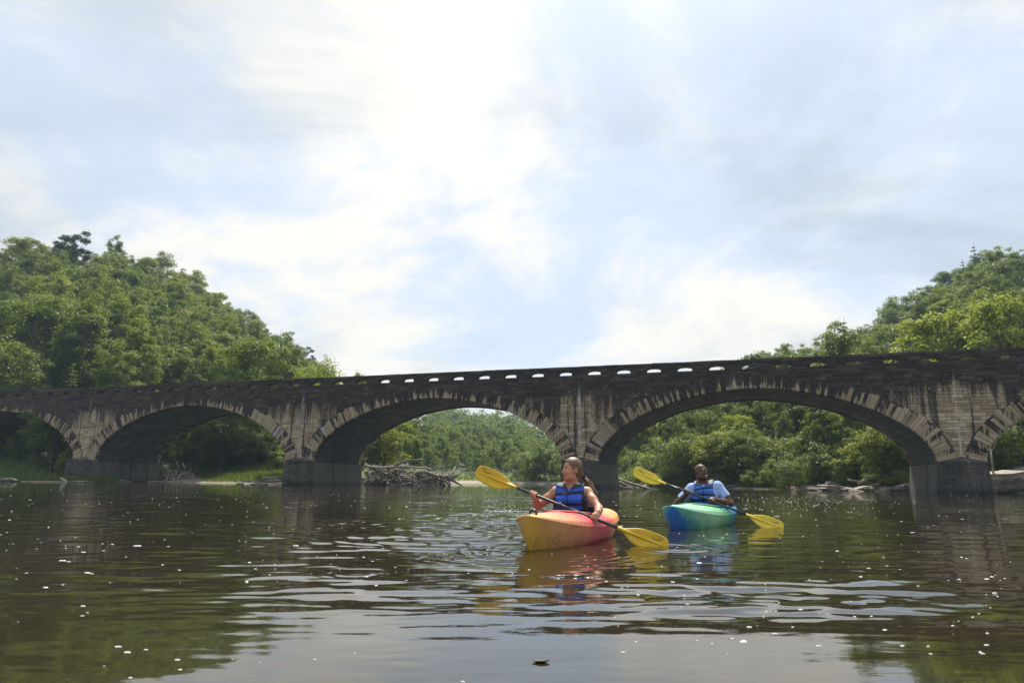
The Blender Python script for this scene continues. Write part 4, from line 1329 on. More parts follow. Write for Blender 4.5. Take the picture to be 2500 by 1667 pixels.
def build_kayak(name, loc, yaw, mat, rim_mat, label, bow_up=0.0, handle=True):
    root = empty(name, loc, yaw)
    tag(root, label, 'kayak')
    xs = np.concatenate([np.linspace(-1.40, -1.2, 6), np.linspace(-1.15, 1.15, 47), np.linspace(1.2, 1.47, 10)])
    def half(x):
        q = abs(x) / (1.485 if x > 0 else 1.42)
        return max(.014, .372 * max(0.0, 1 - q ** 2.25) ** .66)
    def sheer(x): return .150 + (.140 + bow_up) * max(0, x / 1.48) ** 2.2 + .09 * max(0, -x / 1.4) ** 2.2
    def keel(x):
        if x > 1.05: return -.085 + .09 * ((x - 1.05) / .42) ** 2 + max(0, (x - 1.40) / .07) ** 2 * .20
        if x < -1.1: return -.085 + .2 * ((-x - 1.1) / .3) ** 2
        return -.085
    def crown(x): return .118 * max(0.02, 1 - abs(x / 1.5) ** 1.9) + .008
    # hull
    HV, HF = [], []
    prof = [(0, 0.0), (.35, .02), (.62, .10), (.80, .30), (.91, .58), (.975, .83), (1.0, 1.0)]
    nh = len(prof) * 2 - 1
    for x in xs:
        w, zs, zk = half(x), sheer(x), keel(x)
        flare = max(0.0, (abs(x) - .55) / .92) ** 1.4            # sections turn to a V towards the ends
        row = []
        for a, b in prof:
            y = w * (a * (1 - flare) + (b ** .95) * flare)
            row.append((y, zk + (zs - zk) * b))
        for y, z in row[::-1]: HV.append((x, y, z))
        for y, z in row[1:]: HV.append((x, -y, z))
    for i in range(len(xs) - 1):
        for j in range(nh - 1): HF.append((i * nh + j, i * nh + j + 1, (i + 1) * nh + j + 1, (i + 1) * nh + j))
    HF.append(tuple(range(nh))[::-1]); HF.append(tuple((len(xs) - 1) * nh + j for j in range(nh)))
    obj('hull', np_mesh('hull', np.array(HV), HF, mat, True), root)
    # deck with the cockpit cut out
    ds = np.array([-1, -.985, -.95, -.86, -.70, -.5, -.25, 0, .25, .5, .70, .86, .95, .985, 1])
    dxs = np.concatenate([xs[:6], np.linspace(-1.15, 1.15, 93), xs[-10:]])
    nd = 41
    vv = np.interp(np.linspace(0, 1, nd), np.linspace(0, 1, len(ds)), ds)
    CXC, CA, CB = .06, .50, .255
    DV, DF = [], []
    for x in dxs:
        w, zs, c = half(x) + .006, sheer(x), crown(x)
        for v in vv:
            av = abs(v)
            h = 1 - av ** 3.2
            edge = .10 * (1 - av) / .05 if av > .95 else .10 + 0 * av
            z = zs + c * (0.90 * h) + min(.030, c * .3) * min(1, (1 - av) / .06)
            # low ridge along the foredeck, moulded in
            z += .012 * math.exp(-(v / .16) ** 2) * (1 if .55 < x < 1.35 else 0)
            DV.append((x, w * v, z))
    DVn = np.array(DV)
    for i in range(len(dxs) - 1):
        for j in range(nd - 1):
            q = (i * nd + j, i * nd + j + 1, (i + 1) * nd + j + 1, (i + 1) * nd + j)
            m = DVn[list(q)].mean(0)
            if ((m[0] - CXC) / CA) ** 2 + (m[1] / CB) ** 2 < 1: continue
            DF.append(q[::-1])
    DF.append(tuple(range(nd))); DF.append(tuple((len(dxs) - 1) * nd + j for j in range(nd))[::-1])
    deck = obj('deck', np_mesh('deck', DVn, DF, mat, True), root)
    def deck_z(x, y):
        w, zs, c = half(x) + .006, sheer(x), crown(x); av = min(1, abs(y) / w)
        return zs + c * .9 * (1 - av ** 3.2) + min(.030, c * .3) * min(1, (1 - av) / .06)
    # coaming
    mb = MB()
    n = 44
    pts = []
    for k in range(n + 1):
        a = 2 * math.pi * k / n
        x, y = CXC + (CA + .012) * math.cos(a), (CB + .012) * math.sin(a)
        pts.append((x, y, deck_z(x, y) + .010))
    for k in range(n):
        p, q = Vector(pts[k]), Vector(pts[k + 1])
        ci = Vector((CXC, 0, 0))
        def prof_at(p):
            d = Vector((p.x - CXC, p.y, 0)).normalized()
            return [p + d * .026 + Vector((0, 0, -.004)), p + d * .024 + Vector((0, 0, .006)), p + Vector((0, 0, .010)), p - d * .020 + Vector((0, 0, .0)), p - d * .022 + Vector((0, 0, -.06))]
        A, B = prof_at(p), prof_at(q)
        for j in range(4): mb.add([A[j], B[j], B[j + 1], A[j + 1]], [(0, 1, 2, 3)])
    mb.build('cockpit_rim', rim_mat, root, True)
    # side seam where the two moulded halves meet
    mb = MB()
    for sg in (-1, 1):
        mb.tube([(x, sg * (half(x) + .006), sheer(x) - .002) for x in xs[1:-1]], [.006] * (len(xs) - 2), 5)
    # toggle handle on the bow
    mb2 = MB()
    bx = 1.30; bz = deck_z(bx, 0)
    mb2.tube([(bx, -.030, bz - .01), (bx, -.030, bz + .030), (bx - .006, 0, bz + .040), (bx, .030, bz + .030), (bx, .030, bz - .01)], [.011, .013, .015, .013, .011], 7)
    if handle: mb2.build('grab_handle', M_BUCKLE, root, True)
    # seat back inside
    mb3 = MB()
    V = []
    for i in range(9):
        for j in range(7):
            y = -.19 + .38 * i / 8; z = .02 + .30 * j / 6
            V.append((-.20 - .05 * (z - .02) + .30 * y * y, y, z))
    F = [(i * 7 + j, (i + 1) * 7 + j, (i + 1) * 7 + j + 1, i * 7 + j + 1) for i in range(8) for j in range(6)]
    V2 = [(x - .03, y, z) for x, y, z in V]
    nV = len(V)
    mb3.add(V + V2, F + [tuple(k + nV for k in f[::-1]) for f in F])
    mb3.add([(-.22, -.19, -.03), (.22, -.19, -.03), (.22, .19, -.03), (-.22, .19, -.03), (-.22, -.19, .02), (.22, -.19, .01), (.22, .19, .01), (-.22, .19, .02)], [(0, 1, 5, 4), (1, 2, 6, 5), (2, 3, 7, 6), (3, 0, 4, 7), (4, 5, 6, 7)])
    mb3.build('seat', M_BLACK, root, True)
    return root
M_K1 = mat_kayak('orange_yellow_polyethylene', [(-1.5, (.68, .38, .10)), (-.5, (.68, .30, .11)), (-.15, (.56, .06, .07)), (.32, (.60, .08, .095)), (.66, (.66, .24, .11)), (.98, (.67, .32, .13)), (1.22, (.58, .31, .06)), (1.5, (.54, .33, .03))], -.9, (.62, .46, .40))
M_K2 = mat_kayak('green_blue_polyethylene', [(-1.5, (.01, .10, .30)), (-.6, (.02, .16, .34)), (-.30, (.03, .26, .26)), (.0, (.15, .42, .18)), (.45, (.28, .55, .34)), (.80, (.24, .52, .34)), (.98, (.08, .34, .32)), (1.12, (.014, .14, .40)), (1.5, (.008, .085, .34))], -1.5, (.55, .64, .58))
M_RIM1 = plain('red_rim', (.55, .03, .035), .45)
M_RIM2 = plain('green_rim', (.04, .30, .14), .45)

_b1 = on_water(1287, 1345); K1_O = v3((.636, 7.38, 0)); K1_D = unit((_b1.x - .636, _b1.y - 7.38, 0))
_b2 = on_water(1638, 1294); K2_O = v3((2.85, 10.27, 0)); K2_D = unit((_b2.x - 2.85, _b2.y - 10.27, 0))
kay1 = build_kayak('kayak', Vector(v3((_b1.x, _b1.y, 0)) - K1_D * 1.455), math.atan2(K1_D[1], K1_D[0]), M_K1, M_K1, 'yellow, orange and red kayak nearest the camera, carrying the woman', .0)
kay2 = build_kayak('kayak', Vector(v3((_b2.x, _b2.y, 0)) - K2_D * 1.455), math.atan2(K2_D[1], K2_D[0]), M_K2, M_K2, 'mint green kayak with a blue bow, carrying the man', .0, False)

# ---------------------------------------------------------------- paddles
def mat_blade(name, a, b):
    t = NT(name)
    P = t.n('ShaderNodeTexCoord').outputs['Object']
    n = t.noise(P, 5, 4); f = t.noise(t.map(P, (40, 40, 40)), 1.0, 3)
    c = t.mix(t.rng(n, .3, .7), a, b)
    c = t.mix(t.rng(f, .66, .74, 0, .35), c, (.35, .24, .03))
    return t.done(t.principled(c, t.rng(f, .3, .7, .3, .5, False), t.bump(f, .1, .002), Specular_IOR_Level=.5))
M_BLADE = mat_blade('yellow_blade_plastic', (.62, .375, .004), (.70, .45, .008))
M_BLADE2 = mat_blade('lighter_yellow_blade_plastic', (.74, .54, .035), (.82, .62, .05))
M_SHAFT = plain('black_shaft', (.022, .024, .030), .32, .2, 8)
M_PRINT = plain('dark_print', (.05, .04, .02), .6)
BLADE = [(0, .015, -.015), (.06, .020, -.020), (.14, .036, -.042), (.25, .060, -.074), (.38, .080, -.092), (.52, .088, -.096), (.66, .089, -.092), (.80, .088, -.082), (.90, .082, -.066), (.96, .068, -.046), (.99, .045, -.026), (1.0, .020, -.010)]
def build_paddle(tipA, tipB, face, mat, label, rings, blen=.47, flipB=1):
    """tipA upper blade tip, tipB lower blade tip, face = direction the blades face"""
    A, B = v3(tipA), v3(tipB)
    ax = unit(A - B); L = np.linalg.norm(A - B)
    fz = v3(face); fz = unit(fz - ax * (fz @ ax)); wd = np.cross(ax, fz)
    if wd[2] < 0: wd = -wd
    mid = (A + B) / 2
    root = empty('paddle', tuple(mid))
    tag(root, label, 'paddle')
    rel = lambda p: tuple(v3(p) - mid)
    mb = MB()
    a, b = A - ax * (blen - .02), B + ax * (blen - .02)
    mb.tube([rel(a), rel(a * .75 + b * .25), rel((a + b) / 2), rel(a * .25 + b * .75), rel(b)], [.0152] * 5, 14)
    mb.build('shaft', M_SHAFT, root, True)
    for tip, sg in ((A, 1), (B, -1)):
        st = tip - ax * sg * blen; d = ax * sg
        wdir = wd * (1 if sg > 0 else flipB)
        mb = MB()
        n = len(BLADE); cols = 9
        V = []
        for side in (1, -1):
            for t, up, dn in BLADE:
                for j in range(cols):
                    v = dn + (up - dn) * j / (cols - 1)
                    cup = -.020 * (1 - (v / .095) ** 2) * min(1, t * 3) + .018 * t * t
                    edge = (j in (0, cols - 1)) or t > .985
                    th = .0012 if edge else .0032
                    V.append(rel(st + d * (t * blen) + wdir * v + fz * (cup + side * th)))
        F = []
        o = n * cols
        for i in range(n - 1):
            for j in range(cols - 1):
                q = (i * cols + j, i * cols + j + 1, (i + 1) * cols + j + 1, (i + 1) * cols + j)
                F.append(q); F.append(tuple(k + o for k in q[::-1]))
            F.append((i * cols, (i + 1) * cols, (i + 1) * cols + o, i * cols + o)); F.append(((i + 1) * cols - 1, i * cols + cols - 1 + o, (i + 2) * cols - 1 + o, (i + 2) * cols - 1))
        for j in range(cols - 1): F.append(((n - 1) * cols + j, (n - 1) * cols + j + 1, (n - 1) * cols + j + 1 + o, (n - 1) * cols + j + o))
        mb.add(V, F)
        blade = mb.build('blade', mat, root, True)
        sp = MB()
        pts, rad = [], []
        for t, r in ((-.07, .0178), (.0, .0175), (.12, .0165), (.3, .0145), (.5, .0125), (.7, .010), (.84, .0075), (.92, .003)):
            cup = -.020 * min(1, max(0, t) * 3) + .018 * max(0, t) ** 2
            pts.append(rel(st + d * (t * blen) + fz * (cup + .004 * (t > .05)))); rad.append(r)
        sp.tube(pts, rad, 10)
        sp.build('spine', mat, blade, True)
        # printed mark, strokes of lettering beside the spine near the tip
        pm = MB(); pr = random.Random(3)
        def stroke(t0, v0, t1, v1, w):
            P = []
            for t, v in ((t0, v0), (t1, v1)):
                cup = -.020 * (1 - (v / .095) ** 2) * min(1, t * 3) + .018 * t * t
                P.append(st + d * (t * blen) + wdir * v + fz * (cup + .0046))
            dd = unit(P[1] - P[0]); nn = unit(np.cross(dd, fz)) * w
            pm.add([rel(P[0] - nn), rel(P[1] - nn), rel(P[1] + nn), rel(P[0] + nn)], [(0, 1, 2, 3)])
        vs_ = .071
        for k in range(11):
            t = .88 - k * .019; stroke(t, vs_ - .005, t - .008, vs_ + .004, .0013)
        for ln_, (v, n_) in enumerate(((.056, 7), (.047, 8))):
            for k in range(n_):
                t = .84 - k * .014; stroke(t, v - .002, t - .006, v + .002, .0010)
        for k in range(9):
            t = .86 - k * .024; v = .030 + .0016 * (k - 4) ** 2 * (1 if k < 4 else .35); stroke(t, v - .007, t - .012, v + .007, .0017); stroke(t - .012, v + .006, t - .02, v - .005, .0014)
        pm.build('print', M_PRINT, blade)
    for u in rings:
        c = B + (A - B) * u
        mb = MB()
        mb.tube([rel(c - ax * .012), rel(c - ax * .010), rel(c - ax * .003), rel(c + ax * .003), rel(c + ax * .010), rel(c + ax * .012)], [.017, .021, .026, .026, .021, .017], 14)
        mb.build('drip_ring', M_BUCKLE, root, True)
    return A, B, ax
P1B = v3(on_water(1630, 1334)) + v3((0, 0, -.01)); P1A = v3(at(1161, 1150, 7.42))
P2B = v3(on_water(1912, 1288)) + v3((0, 0, -.01)); P2A = v3(at(1546, 1150, 10.30))
def on_paddle(A, B, px):
    lo, hi = 0.0, 1.0
    for _ in range(40):
        m = (lo + hi) / 2
        if project(tuple(B + (A - B) * m))[0] > px: lo = m
        else: hi = m
    return B + (A - B) * m, m
_, u1c = on_paddle(P1A, P1B, 1368)
_, u1d = on_paddle(P1A, P1B, 1480)
_, u2a = on_paddle(P2A, P2B, 1657)
_, u2b = on_paddle(P2A, P2B, 1776)
build_paddle(P1A, P1B, (-.15, -1, .25), M_BLADE, 'yellow-bladed paddle with black shaft held by the woman', (u1c, ), .47, 1)
build_paddle(P2A, P2B, (-.15, -1, .25), M_BLADE2, 'yellow-bladed paddle with black shaft held by the man', (u2a, u2b), .47, 1)

# ---------------------------------------------------------------- the woman
def build_woman():
    O = v3((.636, 7.39, 0)); Bf = Frame(O, (-.22, -.97, 0))
    RES = .005
    g = SDF(O + v3((-.62, -.75, -.02)), O + v3((.50, .38, .95)), RES)
    tors = SDF(O + v3((-.62, -.75, -.02)), O + v3((.50, .38, .95)), RES)
    rw = Bf.rows()
    for q in (g, tors):
        q.ell(Bf.p(0, 0, .12), (.17, .13, .12), rw, .05)
        q.ell(Bf.p(0, .01, .26), (.128, .095, .14), rw, .06)
        q.ell(Bf.p(0, .02, .40), (.150, .108, .13), rw, .06)
        for s in (-1, 1): q.ell(Bf.p(s * .065, .095, .385), (.055, .05, .05), rw, .04)
        q.cap(Bf.p(-.12, 0, .485), Bf.p(.12, 0, .485), .050, .050, .05)
    for s in (-1, 1):
        g.cap(Bf.p(s * .085, .02, .10), Bf.p(s * .11, .50, .13), .080, .060, .04)
        g.cap(Bf.p(s * .11, .50, .13), Bf.p(s * .10, .70, .06), .058, .050, .03)
    # head: turned to her right (towards the left of the picture)
    hc = v3(at(1396, 1146.5, 7.360)); H = Frame(hc, (-.915, -.40, .02)); sc = .985
    g.cap(Bf.p(0, -.01, .50), hc + v3((.012, .012, -.07)), .056, .050, .035)
    g.cap(Bf.p(.10, -.01, .525), Bf.p(.02, -.012, .585), .034, .040, .04); g.cap(Bf.p(-.10, -.01, .525), Bf.p(-.02, -.012, .585), .034, .040, .04)
    add_head(g, H, sc)
    # arms
    hr, ur = on_paddle(P1A, P1B, 1302); hl, ul = on_paddle(P1A, P1B, 1452)
    ax = unit(P1A - P1B)
    shR = v3(at(1357, 1201, 7.390)); shL = v3(at(1434, 1202, 7.360))
    elR = v3(at(1312, 1236, 7.430)); elL = v3(at(1462, 1240, 7.160))
    wR = add_hand(g, hr, -ax, elR - hr, .98, 1); wL = add_hand(g, hl, ax, (elL - hl) * .6 + v3((.02, 0, .10)), .98, -1)
    for sh, el, w in ((shR, elR, wR), (shL, elL, wL)):
        g.ell(sh, (.052, .052, .058), None, .03)
        m = sh * .55 + el * .45
        g.chain([sh, m, el], [.049, .046, .038], .03)
        m2 = el * .62 + w * .38
        g.chain([el, m2, w], [.037, .040, .0255], .025)
    col = head_colors(H, sc, (.47, .25, .152), (.42, .13, .105), (.07, .04, .022), (.03, .018, .012), None, None, .3)
    body = obj('person', sdf_mesh('person', g.f, g.lo, RES, M_SKIN, O, col), None, tuple(O))
    tag(body, 'woman in a blue life vest paddling, head turned to the left, brown ponytail', 'person')
    # ---- hair
    hg = SDF(hc - .24, hc + .30, .0045)
    e = lambda c, r, k=.02, sub=False: hg.ell(H.p(*(x * sc for x in c)), [x * sc for x in r], H.rows(), k, sub)
    e((0, -.016, .034), (.087, .110, .104), .01)
    e((0, -.055, -.035), (.066, .060, .060), .03)
    X, Y, Z = hg.all()
    r_ = (X - hc[0]) * H.R[0] + (Y - hc[1]) * H.R[1] + (Z - hc[2]) * H.R[2]
    f_ = (X - hc[0]) * H.F[0] + (Y - hc[1]) * H.F[1] + (Z - hc[2]) * H.F[2]
    u_ = (X - hc[0]) * H.U[0] + (Y - hc[1]) * H.U[1] + (Z - hc[2]) * H.U[2]
    line = (f_ - .60 * u_ - .020 * sc + .12 * np.minimum(0, .04 - np.abs(r_)) ) * .85
    hg.f = np.maximum(hg.f, line)
    hg.f = np.maximum(hg.f, -(u_ + .082 * sc))
    for s in (-1, 1): e((s * .083, .000, -.012), (.018, .020, .034), .01, True)
    tie = v3(at(1424, 1164, 7.430))
    hg.cap(H.p(0, -.095, -.02), tie, .036, .020, .03)
    def hcol(V):
        r, f, u = H.loc(V); ang = np.arctan2(r, u + .02)
        # strands run from the brow back to the tie: keep the coordinate across them
        return np.stack([np.arctan2(u + .05, np.abs(r) + .12) * 2.2, ang * .9, f * .35], 1)
    hair = obj('hair', sdf_mesh('hair', hg.f, hg.lo, .0045, M_HAIR, O, hcol), body)
    mb = MB(); rng = random.Random(4)
    tl = v3((0, 0, 0))
    ends = [v3(at(1440, 1180, 7.450)), v3(at(1449, 1200, 7.430)), v3(at(1447, 1216, 7.410))]
    for k in range(46):
        o1, o2, o3 = [v3((rng.gauss(0, s), rng.gauss(0, s), rng.gauss(0, s))) for s in (.010, .014, .020)]
        p = [tie + v3((rng.gauss(0, .006), rng.gauss(0, .006), rng.gauss(0, .006))), ends[0] + o1, ends[1] + o2, ends[2] + o3 + v3((0, 0, rng.uniform(-.02, .03)))]
        mb.tube([tuple(q - O) for q in p], [.008, .0115, .009, .0015], 5)
    V = np.array(mb.V); cols = np.stack([np.repeat(np.random.RandomState(2).rand(46) * 3, 20), V[:, 2] * .3, V[:, 0] * .3], 1)
    obj('ponytail', np_mesh('ponytail', V, mb.F, M_HAIR, True, None, cols), hair)
    mb = MB(); d = unit(tie - H.p(0, -.09, -.02))
    mb.tube([tuple(tie - d * .014 - O), tuple(tie - d * .008 - O), tuple(tie + d * .008 - O), tuple(tie + d * .014 - O)], [.019, .024, .024, .019], 12)
    mb.build('hair_tie', M_BLACK, hair, True)
    # ---- life vest
    X, Y, Z = g.all()
    r_ = (X - O[0]) * Bf.R[0] + (Y - O[1]) * Bf.R[1] + Z * 0; f_ = (X - O[0]) * Bf.F[0] + (Y - O[1]) * Bf.F[1] + Z * 0
    # quilted panels swell the front
    swell = .006 * np.cos((Z - .30) * 2 * math.pi / .115) * (f_ > 0)
    T = tors.f
    armcut = np.minimum(np.sqrt((X - shR[0]) ** 2 + (Y - shR[1]) ** 2 + (Z - shR[2] + .02) ** 2), np.sqrt((X - shL[0]) ** 2 + (Y - shL[1]) ** 2 + (Z - shL[2] + .02) ** 2)) - .066
    neck = np.sqrt((r_) ** 2 + (f_ - .01) ** 2) - .066
    vee = np.maximum(np.abs(r_) - np.maximum(0, (Z - .495)) * .75, -f_)
    def shell(off, zlo, zhi):
        v = np.maximum(T - off - swell, np.maximum(zlo - Z, Z - zhi))
        v = np.maximum(v, -armcut)
        v = np.maximum(v, -np.where(Z > .47, neck, 1))
        v = np.maximum(v, -np.where(Z > .495, vee, 1))
        v = np.maximum(v, np.abs(r_) - (.148 + np.maximum(0, .44 - Z) * .35))
        return v
    vest = obj('life_vest', sdf_mesh('life_vest', shell(.036, .10, .60), g.lo, RES, M_VEST, O), body)
    colr = np.maximum(shell(.044, .40, .61), -np.where(f_ > 0, (.520 + np.abs(r_) * .35) - Z, .47 - Z) * -1.0 * -1)
    cutc = np.where(f_ > .0, (.505 + np.abs(r_) * .30) - Z, .46 - Z)
    colr = np.maximum(shell(.046, .40, .62), cutc)
    obj('collar', sdf_mesh('collar', colr, g.lo, RES, M_COLLAR, O), vest)
    for z0, hw in ((.474, .0125), (.362, .0125), (.300, .0125)):
        st = np.maximum(shell(.0425, .10, .60), np.abs(Z - z0 + .10 * r_ * (z0 > .45)) - hw)
        obj('strap', sdf_mesh('strap', st, g.lo, RES, M_BLACK, O), vest)
    zp = np.maximum(np.maximum(shell(.0405, .10, .50), np.abs(r_ - .012) - .0055), -f_)
    obj('zipper', sdf_mesh('zipper', zp, g.lo, RES, M_BLACK, O), vest)
    side = np.maximum(shell(.040, .10, .50), .135 + np.maximum(0, .40 - Z) * .12 - np.abs(r_))
    obj('side_panel', sdf_mesh('side_panel', side, g.lo, RES, M_BLACK, O), vest)
    # chest buckle and the strap tail that hangs from the paddle side
    def on_front(px, py, Y): return v3(at(px, py, Y))
    b = on_front(1379, 1203, 7.195)
    mb = MB()
    for dx in (-.016, .010):
        c = b + v3((dx, 0, .0)) - O
        w, d_, h = .012, .008, .013
        vv_ = [(c[0] + sx * w, c[1] + sy * d_, c[2] + sz * h) for sz in (-1, 1) for sy in (-1, 1) for sx in (-1, 1)]
        mb.add(vv_, [(0, 2, 3, 1), (4, 5, 7, 6), (0, 1, 5, 4), (2, 6, 7, 3), (0, 4, 6, 2), (1, 3, 7, 5)])
    mb.build('buckle', M_COLLARM, vest)
    mb = MB()
    p0 = on_front(1368, 1224, 7.160) - O; p1 = on_front(1363, 1240, 7.130) - O; p2 = on_front(1366, 1256, 7.150) - O
    mb.tube([tuple(p0), tuple(p1), tuple(p2)], [.012, .011, .010], 6)
    mb.build('strap_tail', M_BLACK, vest, True)
    # small mark on the collar
    mb = MB(); c = v3(at(1411, 1180, 7.260)) - O
    for k in range(5):
        x0 = c[0] - .022 + k * .010; mb.add([(x0, c[1] - .002 * k, c[2] - .005), (x0 + .007, c[1] - .002 * k, c[2] - .004), (x0 + .008, c[1] - .002 * k, c[2] + .006), (x0 + .001, c[1] - .002 * k, c[2] + .005)], [(0, 1, 2, 3)])
    mb.build('print', M_LOGO, vest)
build_woman()

def build_man():
    O = v3((2.86, 10.30, 0)); Bf = Frame(O, (-.35, -.94, 0))
    RES = .0055
    g = SDF(O + v3((-.66, -.80, -.02)), O + v3((.62, .40, 1.0)), RES)
    tors = SDF(O + v3((-.66, -.80, -.02)), O + v3((.62, .40, 1.0)), RES)
    sh_shirt = SDF(O + v3((-.66, -.80, -.02)), O + v3((.62, .40, 1.0)), RES)
    rw = Bf.rows()
    shR = v3(at(1689, 1193, 10.320)); shL = v3(at(1752, 1188, 10.260))
    mid = (shR + shL) / 2; tilt = (shR - shL)
    for q in (g, tors, sh_shirt):
        q.ell(Bf.p(0, 0, .13), (.185, .15, .13), rw, .05)
        q.ell(Bf.p(0, .02, .28), (.165, .125, .15), rw, .06)
        q.ell(Bf.p(0, .02, .43), (.185, .128, .14), rw, .06)
        q.cap(shR * .82 + mid * .18, shL * .82 + mid * .18, .060, .060, .06)
    for s in (-1, 1):
        g.cap(Bf.p(s * .10, .02, .10), Bf.p(s * .13, .52, .14), .085, .065, .04)
    hc = v3(at(1712, 1152, 10.260)); H = Frame(hc, (.47, -.87, .12)); sc = .965
    g.cap(mid + v3((0, 0, .0)), hc + v3((-.01, .02, -.07)), .066, .060, .035)
    for s in (shR, shL): g.cap(s * .6 + mid * .4 + v3((0, 0, .02)), mid + v3((0, 0, .06)), .042, .052, .05)
    add_head(g, H, sc, True, True)
    hr, ur = on_paddle(P2A, P2B, 1676); hl, ul = on_paddle(P2A, P2B, 1737)
    ax = unit(P2A - P2B)
    elR = v3(at(1648, 1234, 10.350)); elL = v3(at(1785, 1229, 10.140))
    wR = add_hand(g, hr, -ax, elR - hr, 1.08, 1); wL = add_hand(g, hl, ax, elL - hl, 1.08, -1)
    for sh, el, w in ((shR, elR, wR), (shL, elL, wL)):
        g.ell(sh, (.062, .062, .066), None, .03)
        g.chain([sh, sh * .5 + el * .5, el], [.060, .056, .044], .03)
        g.chain([el, el * .62 + w * .38, w], [.044, .046, .030], .025)
        sh_shirt.ell(sh, (.066, .066, .070), None, .03)
        cuff = sh * .36 + el * .64
        sh_shirt.chain([sh, cuff], [.064, .062], .03)
    col = head_colors(H, sc, (.105, .052, .034), (.16, .06, .05), (.018, .012, .010), (.02, .014, .010), (.80, .78, .74), (.055, .032, .024), .1)
    body = obj('person', sdf_mesh('person', g.f, g.lo, RES, M_SKIN, O, col), None, tuple(O))
    tag(body, 'bald smiling man in a pale blue shirt and blue life vest, paddling', 'person')
    X, Y, Z = g.all()
    r_ = (X - O[0]) * Bf.R[0] + (Y - O[1]) * Bf.R[1] + Z * 0; f_ = (X - O[0]) * Bf.F[0] + (Y - O[1]) * Bf.F[1] + Z * 0
    # shirt
    S = sh_shirt.f - .011
    nk = np.sqrt((r_ + .0) ** 2 + (f_ - .02) ** 2) - .075
    S = np.maximum(S, -np.where(Z > .585, nk, 1)); S = np.maximum(S, .08 - Z)
    for sh, el in ((shR, elR), (shL, elL)):
        d = unit(el - sh); c = sh * .36 + el * .64
        cut = (X - c[0]) * d[0] + (Y - c[1]) * d[1] + (Z - c[2]) * d[2]
        near = (np.sqrt((X - c[0]) ** 2 + (Y - c[1]) ** 2 + (Z - c[2]) ** 2) < .12)
        S = np.where(near, np.maximum(S, cut), S)
    obj('t_shirt', sdf_mesh('t_shirt', S, g.lo, RES, M_SHIRT, O), body)
    # vest
    T = tors.f
    swell = .006 * np.cos((Z - .37) * 2 * math.pi / .10) * (f_ > 0)
    armcut = np.minimum(np.sqrt((X - shR[0]) ** 2 + (Y - shR[1]) ** 2 + (Z - shR[2] + .03) ** 2), np.sqrt((X - shL[0]) ** 2 + (Y - shL[1]) ** 2 + (Z - shL[2] + .03) ** 2)) - .088
    neck = np.sqrt(r_ ** 2 + (f_ - .015) ** 2) - .080
    vee = np.maximum(np.abs(r_ - .0) - np.maximum(0, (Z - .53)) * .85, -f_)
    def shell(off, zlo, zhi):
        v = np.maximum(T - off - swell, np.maximum(zlo - Z, Z - zhi))
        v = np.maximum(v, -armcut); v = np.maximum(v, -np.where(Z > .53, neck, 1)); v = np.maximum(v, -np.where(Z > .53, vee, 1))
        return np.maximum(v, np.abs(r_) - (.135 + np.maximum(0, .46 - Z) * .50))
    vest = obj('life_vest', sdf_mesh('life_vest', shell(.040, .10, .68), g.lo, RES, M_VESTM, O), body)
    cutc = np.where(f_ > .0, (.545 + np.abs(r_) * .20) - Z, .48 - Z)
    obj('collar', sdf_mesh('collar', np.maximum(shell(.050, .40, .70), cutc), g.lo, RES, M_COLLARM, O), vest)
    for z0, hw in ((.515, .012), (.425, .012), (.345, .012)):
        st = np.maximum(shell(.0475, .10, .62), np.abs(Z - z0 + .16 * r_ * (z0 > .5) + .05 * np.abs(r_)) - hw)
        obj('strap', sdf_mesh('strap', st, g.lo, RES, M_BLACK, O), vest)
    zp = np.maximum(np.maximum(shell(.0455, .10, .53), np.abs(r_) - .006), -f_)
    obj('zipper', sdf_mesh('zipper', zp, g.lo, RES, M_BLACK, O), vest)
    # watch on his left wrist
    mb = MB(); d = unit(elL - wL); c = wL + d * .028 - O
    mb.tube([tuple(c - d * .012), tuple(c - d * .010), tuple(c + d * .010), tuple(c + d * .012)], [.033, .0365, .0365, .033], 14)
    mb.build('wristwatch', M_BUCKLE, body, True)
build_man()
# ================================================================ driftwood, rocks, grass, foam
def log_pts(a, b, sag=.0, wob=.08, n=6, pr=random):
    a, b = Vector(a), Vector(b); L = (b - a).length
    out = []
    for i in range(n):
        t = i / (n - 1)
        p = a.lerp(b, t)
        p.z -= sag * math.sin(math.pi * t)
        if 0 < i < n - 1: p += Vector((pr.uniform(-wob, wob), pr.uniform(-wob, wob), pr.uniform(-wob, wob))) * L * .35
        out.append(p)
    return out
def make_log(a, b, r0, r1, label, group=None, stubs=2, pr=random, mat=None, sag=0.0, wob=.08, name='driftwood_log', cat='log'):
    mid = (Vector(a) + Vector(b)) / 2
    pts = [p - mid for p in log_pts(a, b, sag, wob, 6, pr)]
    n = len(pts)
    mb = MB()
    mb.tube(pts, [r0 + (r1 - r0) * i / (n - 1) + pr.uniform(-.08, .08) * r0 for i in range(n)], 8)
    root = mb.build(name, mat or M_DRIFT, None, True)
    root.location = mid
    tag(root, label, cat, group)
    for k in range(stubs):
        i = pr.randrange(1, n - 1); p = pts[i]
        d = Vector((pr.uniform(-1, 1), pr.uniform(-1, 1), pr.uniform(-.3, 1))).normalized()
        L = pr.uniform(.25, .8) * (1 + 4 * r0)
        sb = MB(); q = p + d * L * .5 + Vector((pr.uniform(-.1, .1), 0, pr.uniform(-.1, .1)))
        sb.tube([p, q, p + d * L], [r0 * .42, r0 * .3, r0 * .1], 6)
        sb.build('branch_stub', mat or M_DRIFT, root, True)
    return root
M_BLEACH = mat_bark('brightened_bleached_wood', (.30, .27, .22), (.60, .56, .48))  # bleached driftwood, colour lifted to make up for its unlit near side
